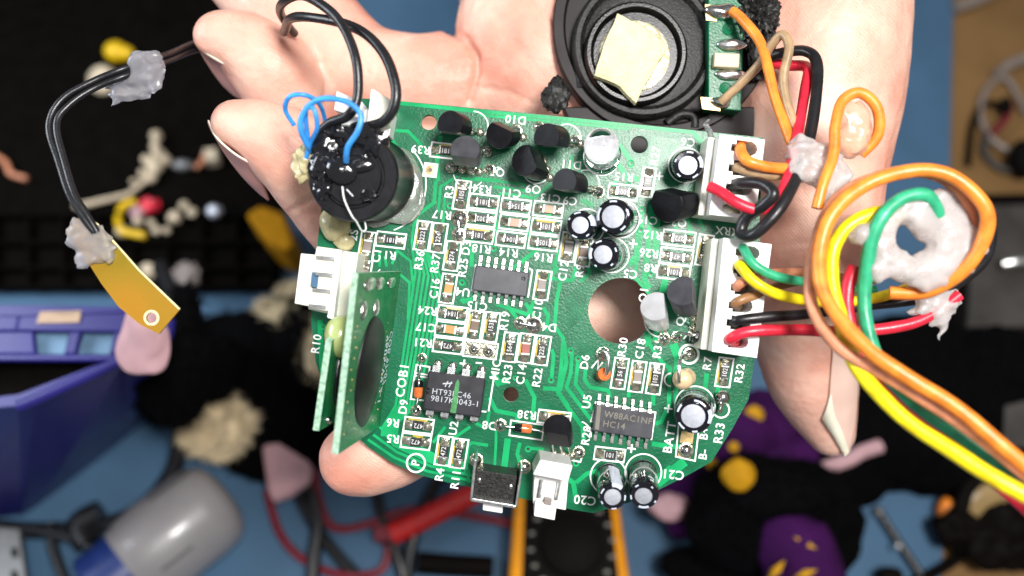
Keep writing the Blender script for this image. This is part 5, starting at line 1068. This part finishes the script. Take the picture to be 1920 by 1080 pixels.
for (x, y, r, h) in ((1385, 890, .56, 5.4), (1414, 778, .36, 3.4), (1335, 870, .2, 3.6), (1376, 838, .2, 3.6), (1275, 958, .25, 2.6)): bball('yellow_button', x, y, h, (r, r, r * .5), ['star_yellow'], parent=t2, nz=0.15)
for (x, y, a_) in ((1458, 1068, .8), (1510, 1018, -.5), (1512, 1075, .3)):
    mb = MB(); p = B(x, y, 5.25); d1 = Vector((math.cos(a_), 0, 0)) + EY * math.sin(a_); d2 = Vector((-math.sin(a_), 0, 0)) + EY * math.cos(a_); mb.prism([p + d1 * .4, p + d2 * .12, p - d1 * .4, p - d2 * .12], -NB * 0.4); mb.make('star_patch', ['star_yellow'], t2)
bball('muzzle', 1255, 950, 2.8, (0.7, 0.5, 0.4), ['plush_pink'], parent=t2, nz=.2)
btube('tail', [(1545, 878, 3.0), (1590, 862, 3.2), (1615, 848, 3.3), (1650, 836, 3.3)], .26, ['plush_pink'], parent=t2)
# jumper lead and right hand clutter
jl = thing('jumper_lead', B(1700, 1010, 0.2), 'thin black lead with metal tips lying on the mat at the lower right', 'lead')
btube('lead', [(1650, 962, .5), (1668, 990, .5), (1688, 1020, .5), (1715, 1060, .5), (1740, 1100, .5)], .15, ['wire_black'], parent=jl)
bball('metal_tip', 1648, 960, .5, (.22, .2, .2), ['steel'], parent=jl); bprism('metal_collar', [(1680, 1018), (1690, 1017), (1694, 1028), (1684, 1030)], 1.0, ['pin_metal'], thick=.6, parent=jl)
bball('clip', 1668, 1078, .8, (.5, .3, .3), ['meter_black'], 'small black clip at the bottom edge near the thin lead', 'clip', nz=.3)
dv = thing('camera_device', B(1860, 500, 0.2), 'dark grey boxy device with a bright metal ring at the right edge', 'device')
bprism('device_body', [(1800, 362), (2100, 355), (2120, 640), (1792, 632)], 1.4, ['meter_black'], parent=dv, bevel=.2)
bprism('device_panel', [(1828, 385), (2080, 380), (2090, 612), (1815, 612)], 1.7, ['device_grey'], parent=dv, thick=.6)
btube('metal_ring', [(1880, 495, 2.2), (1915, 490, 2.4), (1990, 492, 2.4)], .22, ['pin_metal'], parent=dv)
DG = 'cables and tubes on the wooden desk'
for pts, r, m, lab in (([(1790, 15, .4), (1850, -8, .5), (1930, -60, .5)], .3, 'tube_clear', 'pale tube crossing the top right corner'),
    ([(1960, 100, .4), (1900, 118, .4), (1870, 140, .4)], .28, 'tube_clear', 'pale straight tube on the desk by the right edge'),
    ([(1925, 215, .3), (1890, 150, .3), (1855, 160, .3), (1838, 210, .3), (1860, 260, .3), (1900, 285, .3), (1950, 300, .3)], .15, 'tube_clear', 'thin pale cable loop on the wooden desk'),
    ([(1900, 200, .3), (1850, 195, .3), (1825, 230, .3), (1815, 310, .3)], .14, 'meter_black', 'thin dark cable hanging left of the pale loop'),
    ([(1960, 310, .3), (1890, 320, .3), (1848, 290, .3), (1850, 250, .3)], .16, 'device_grey', 'grey cable under the pale loop'),
    ([(1895, 195, .5), (1885, 225, .5), (1860, 250, .5)], .16, 'cable_dark_red', 'thin dark red wire inside the pale loop')):
    btube('cable', pts, r, [m], lab, 'cable', DG)
bball('cable_plug', 1918, 298, .8, (.6, .9, .6), ['meter_black'], 'black plug at the right edge above the device', 'plug', nz=.1)
bball('connector_clip', 1885, 198, .7, (.3, .45, .25), ['meter_black'], 'small dark clip on the thin cable at the upper right', 'clip', nz=.2)
bprism('paper_card', [(1885, 760), (2050, 720), (2060, 840), (1880, 838)], 2.9, ['device_grey'], 'grey card lying behind the black toy at the right edge', 'card', thick=.1)
ln = thing('headset', B(1850, 980, 0.2), 'black framed lens with amber glass in the bottom right corner', 'lens')
mb = MB(); Ml = frame(B(1850, 945, 1.4), B(1850, 945, 1.4) + NB, .5); mb.ball(B(1850, 945, 1.2), (1.6, .9, .35), 4, M=Matrix.Rotation(.5, 3, 'Z')); mb.make('lens_glass', ['lens_amber'], ln, smooth=True)
btube('frame', [(1800, 960, 1.5), (1812, 920, 1.6), (1838, 895, 1.7), (1880, 885, 1.7), (1910, 915, 1.6), (1890, 960, 1.5), (1840, 985, 1.5), (1800, 965, 1.5)], .28, ['meter_black'], parent=ln)
for i, (x, y, r) in enumerate(((1795, 990, .8), (1850, 1020, 1.1), (1890, 990, 1.2), (1905, 1030, .9))): bball('frame_part', x, y, 1.2, (r, r * .8, .7), ['meter_black'], parent=ln, nz=.4, seed=i)
bball('orange_cap', 1775, 962, .8, (.35, .6, .4), ['wire_orange'], 'small orange cap beside the black framed lens', 'cap')
btube('cable', [(1830, 1010, .5), (1790, 1050, .5), (1750, 1075, .5), (1700, 1100, .5)], .2, ['meter_black'], 'black cable running out from the lens frame', 'cable')

# ------------------------------------------------------------------ turn everything so that the bench is level
for o in list(COL.objects):
    if o.parent is None and o.type not in ('CAMERA', 'LIGHT'):
        o.matrix_world = GM @ Matrix.Translation(o.location)
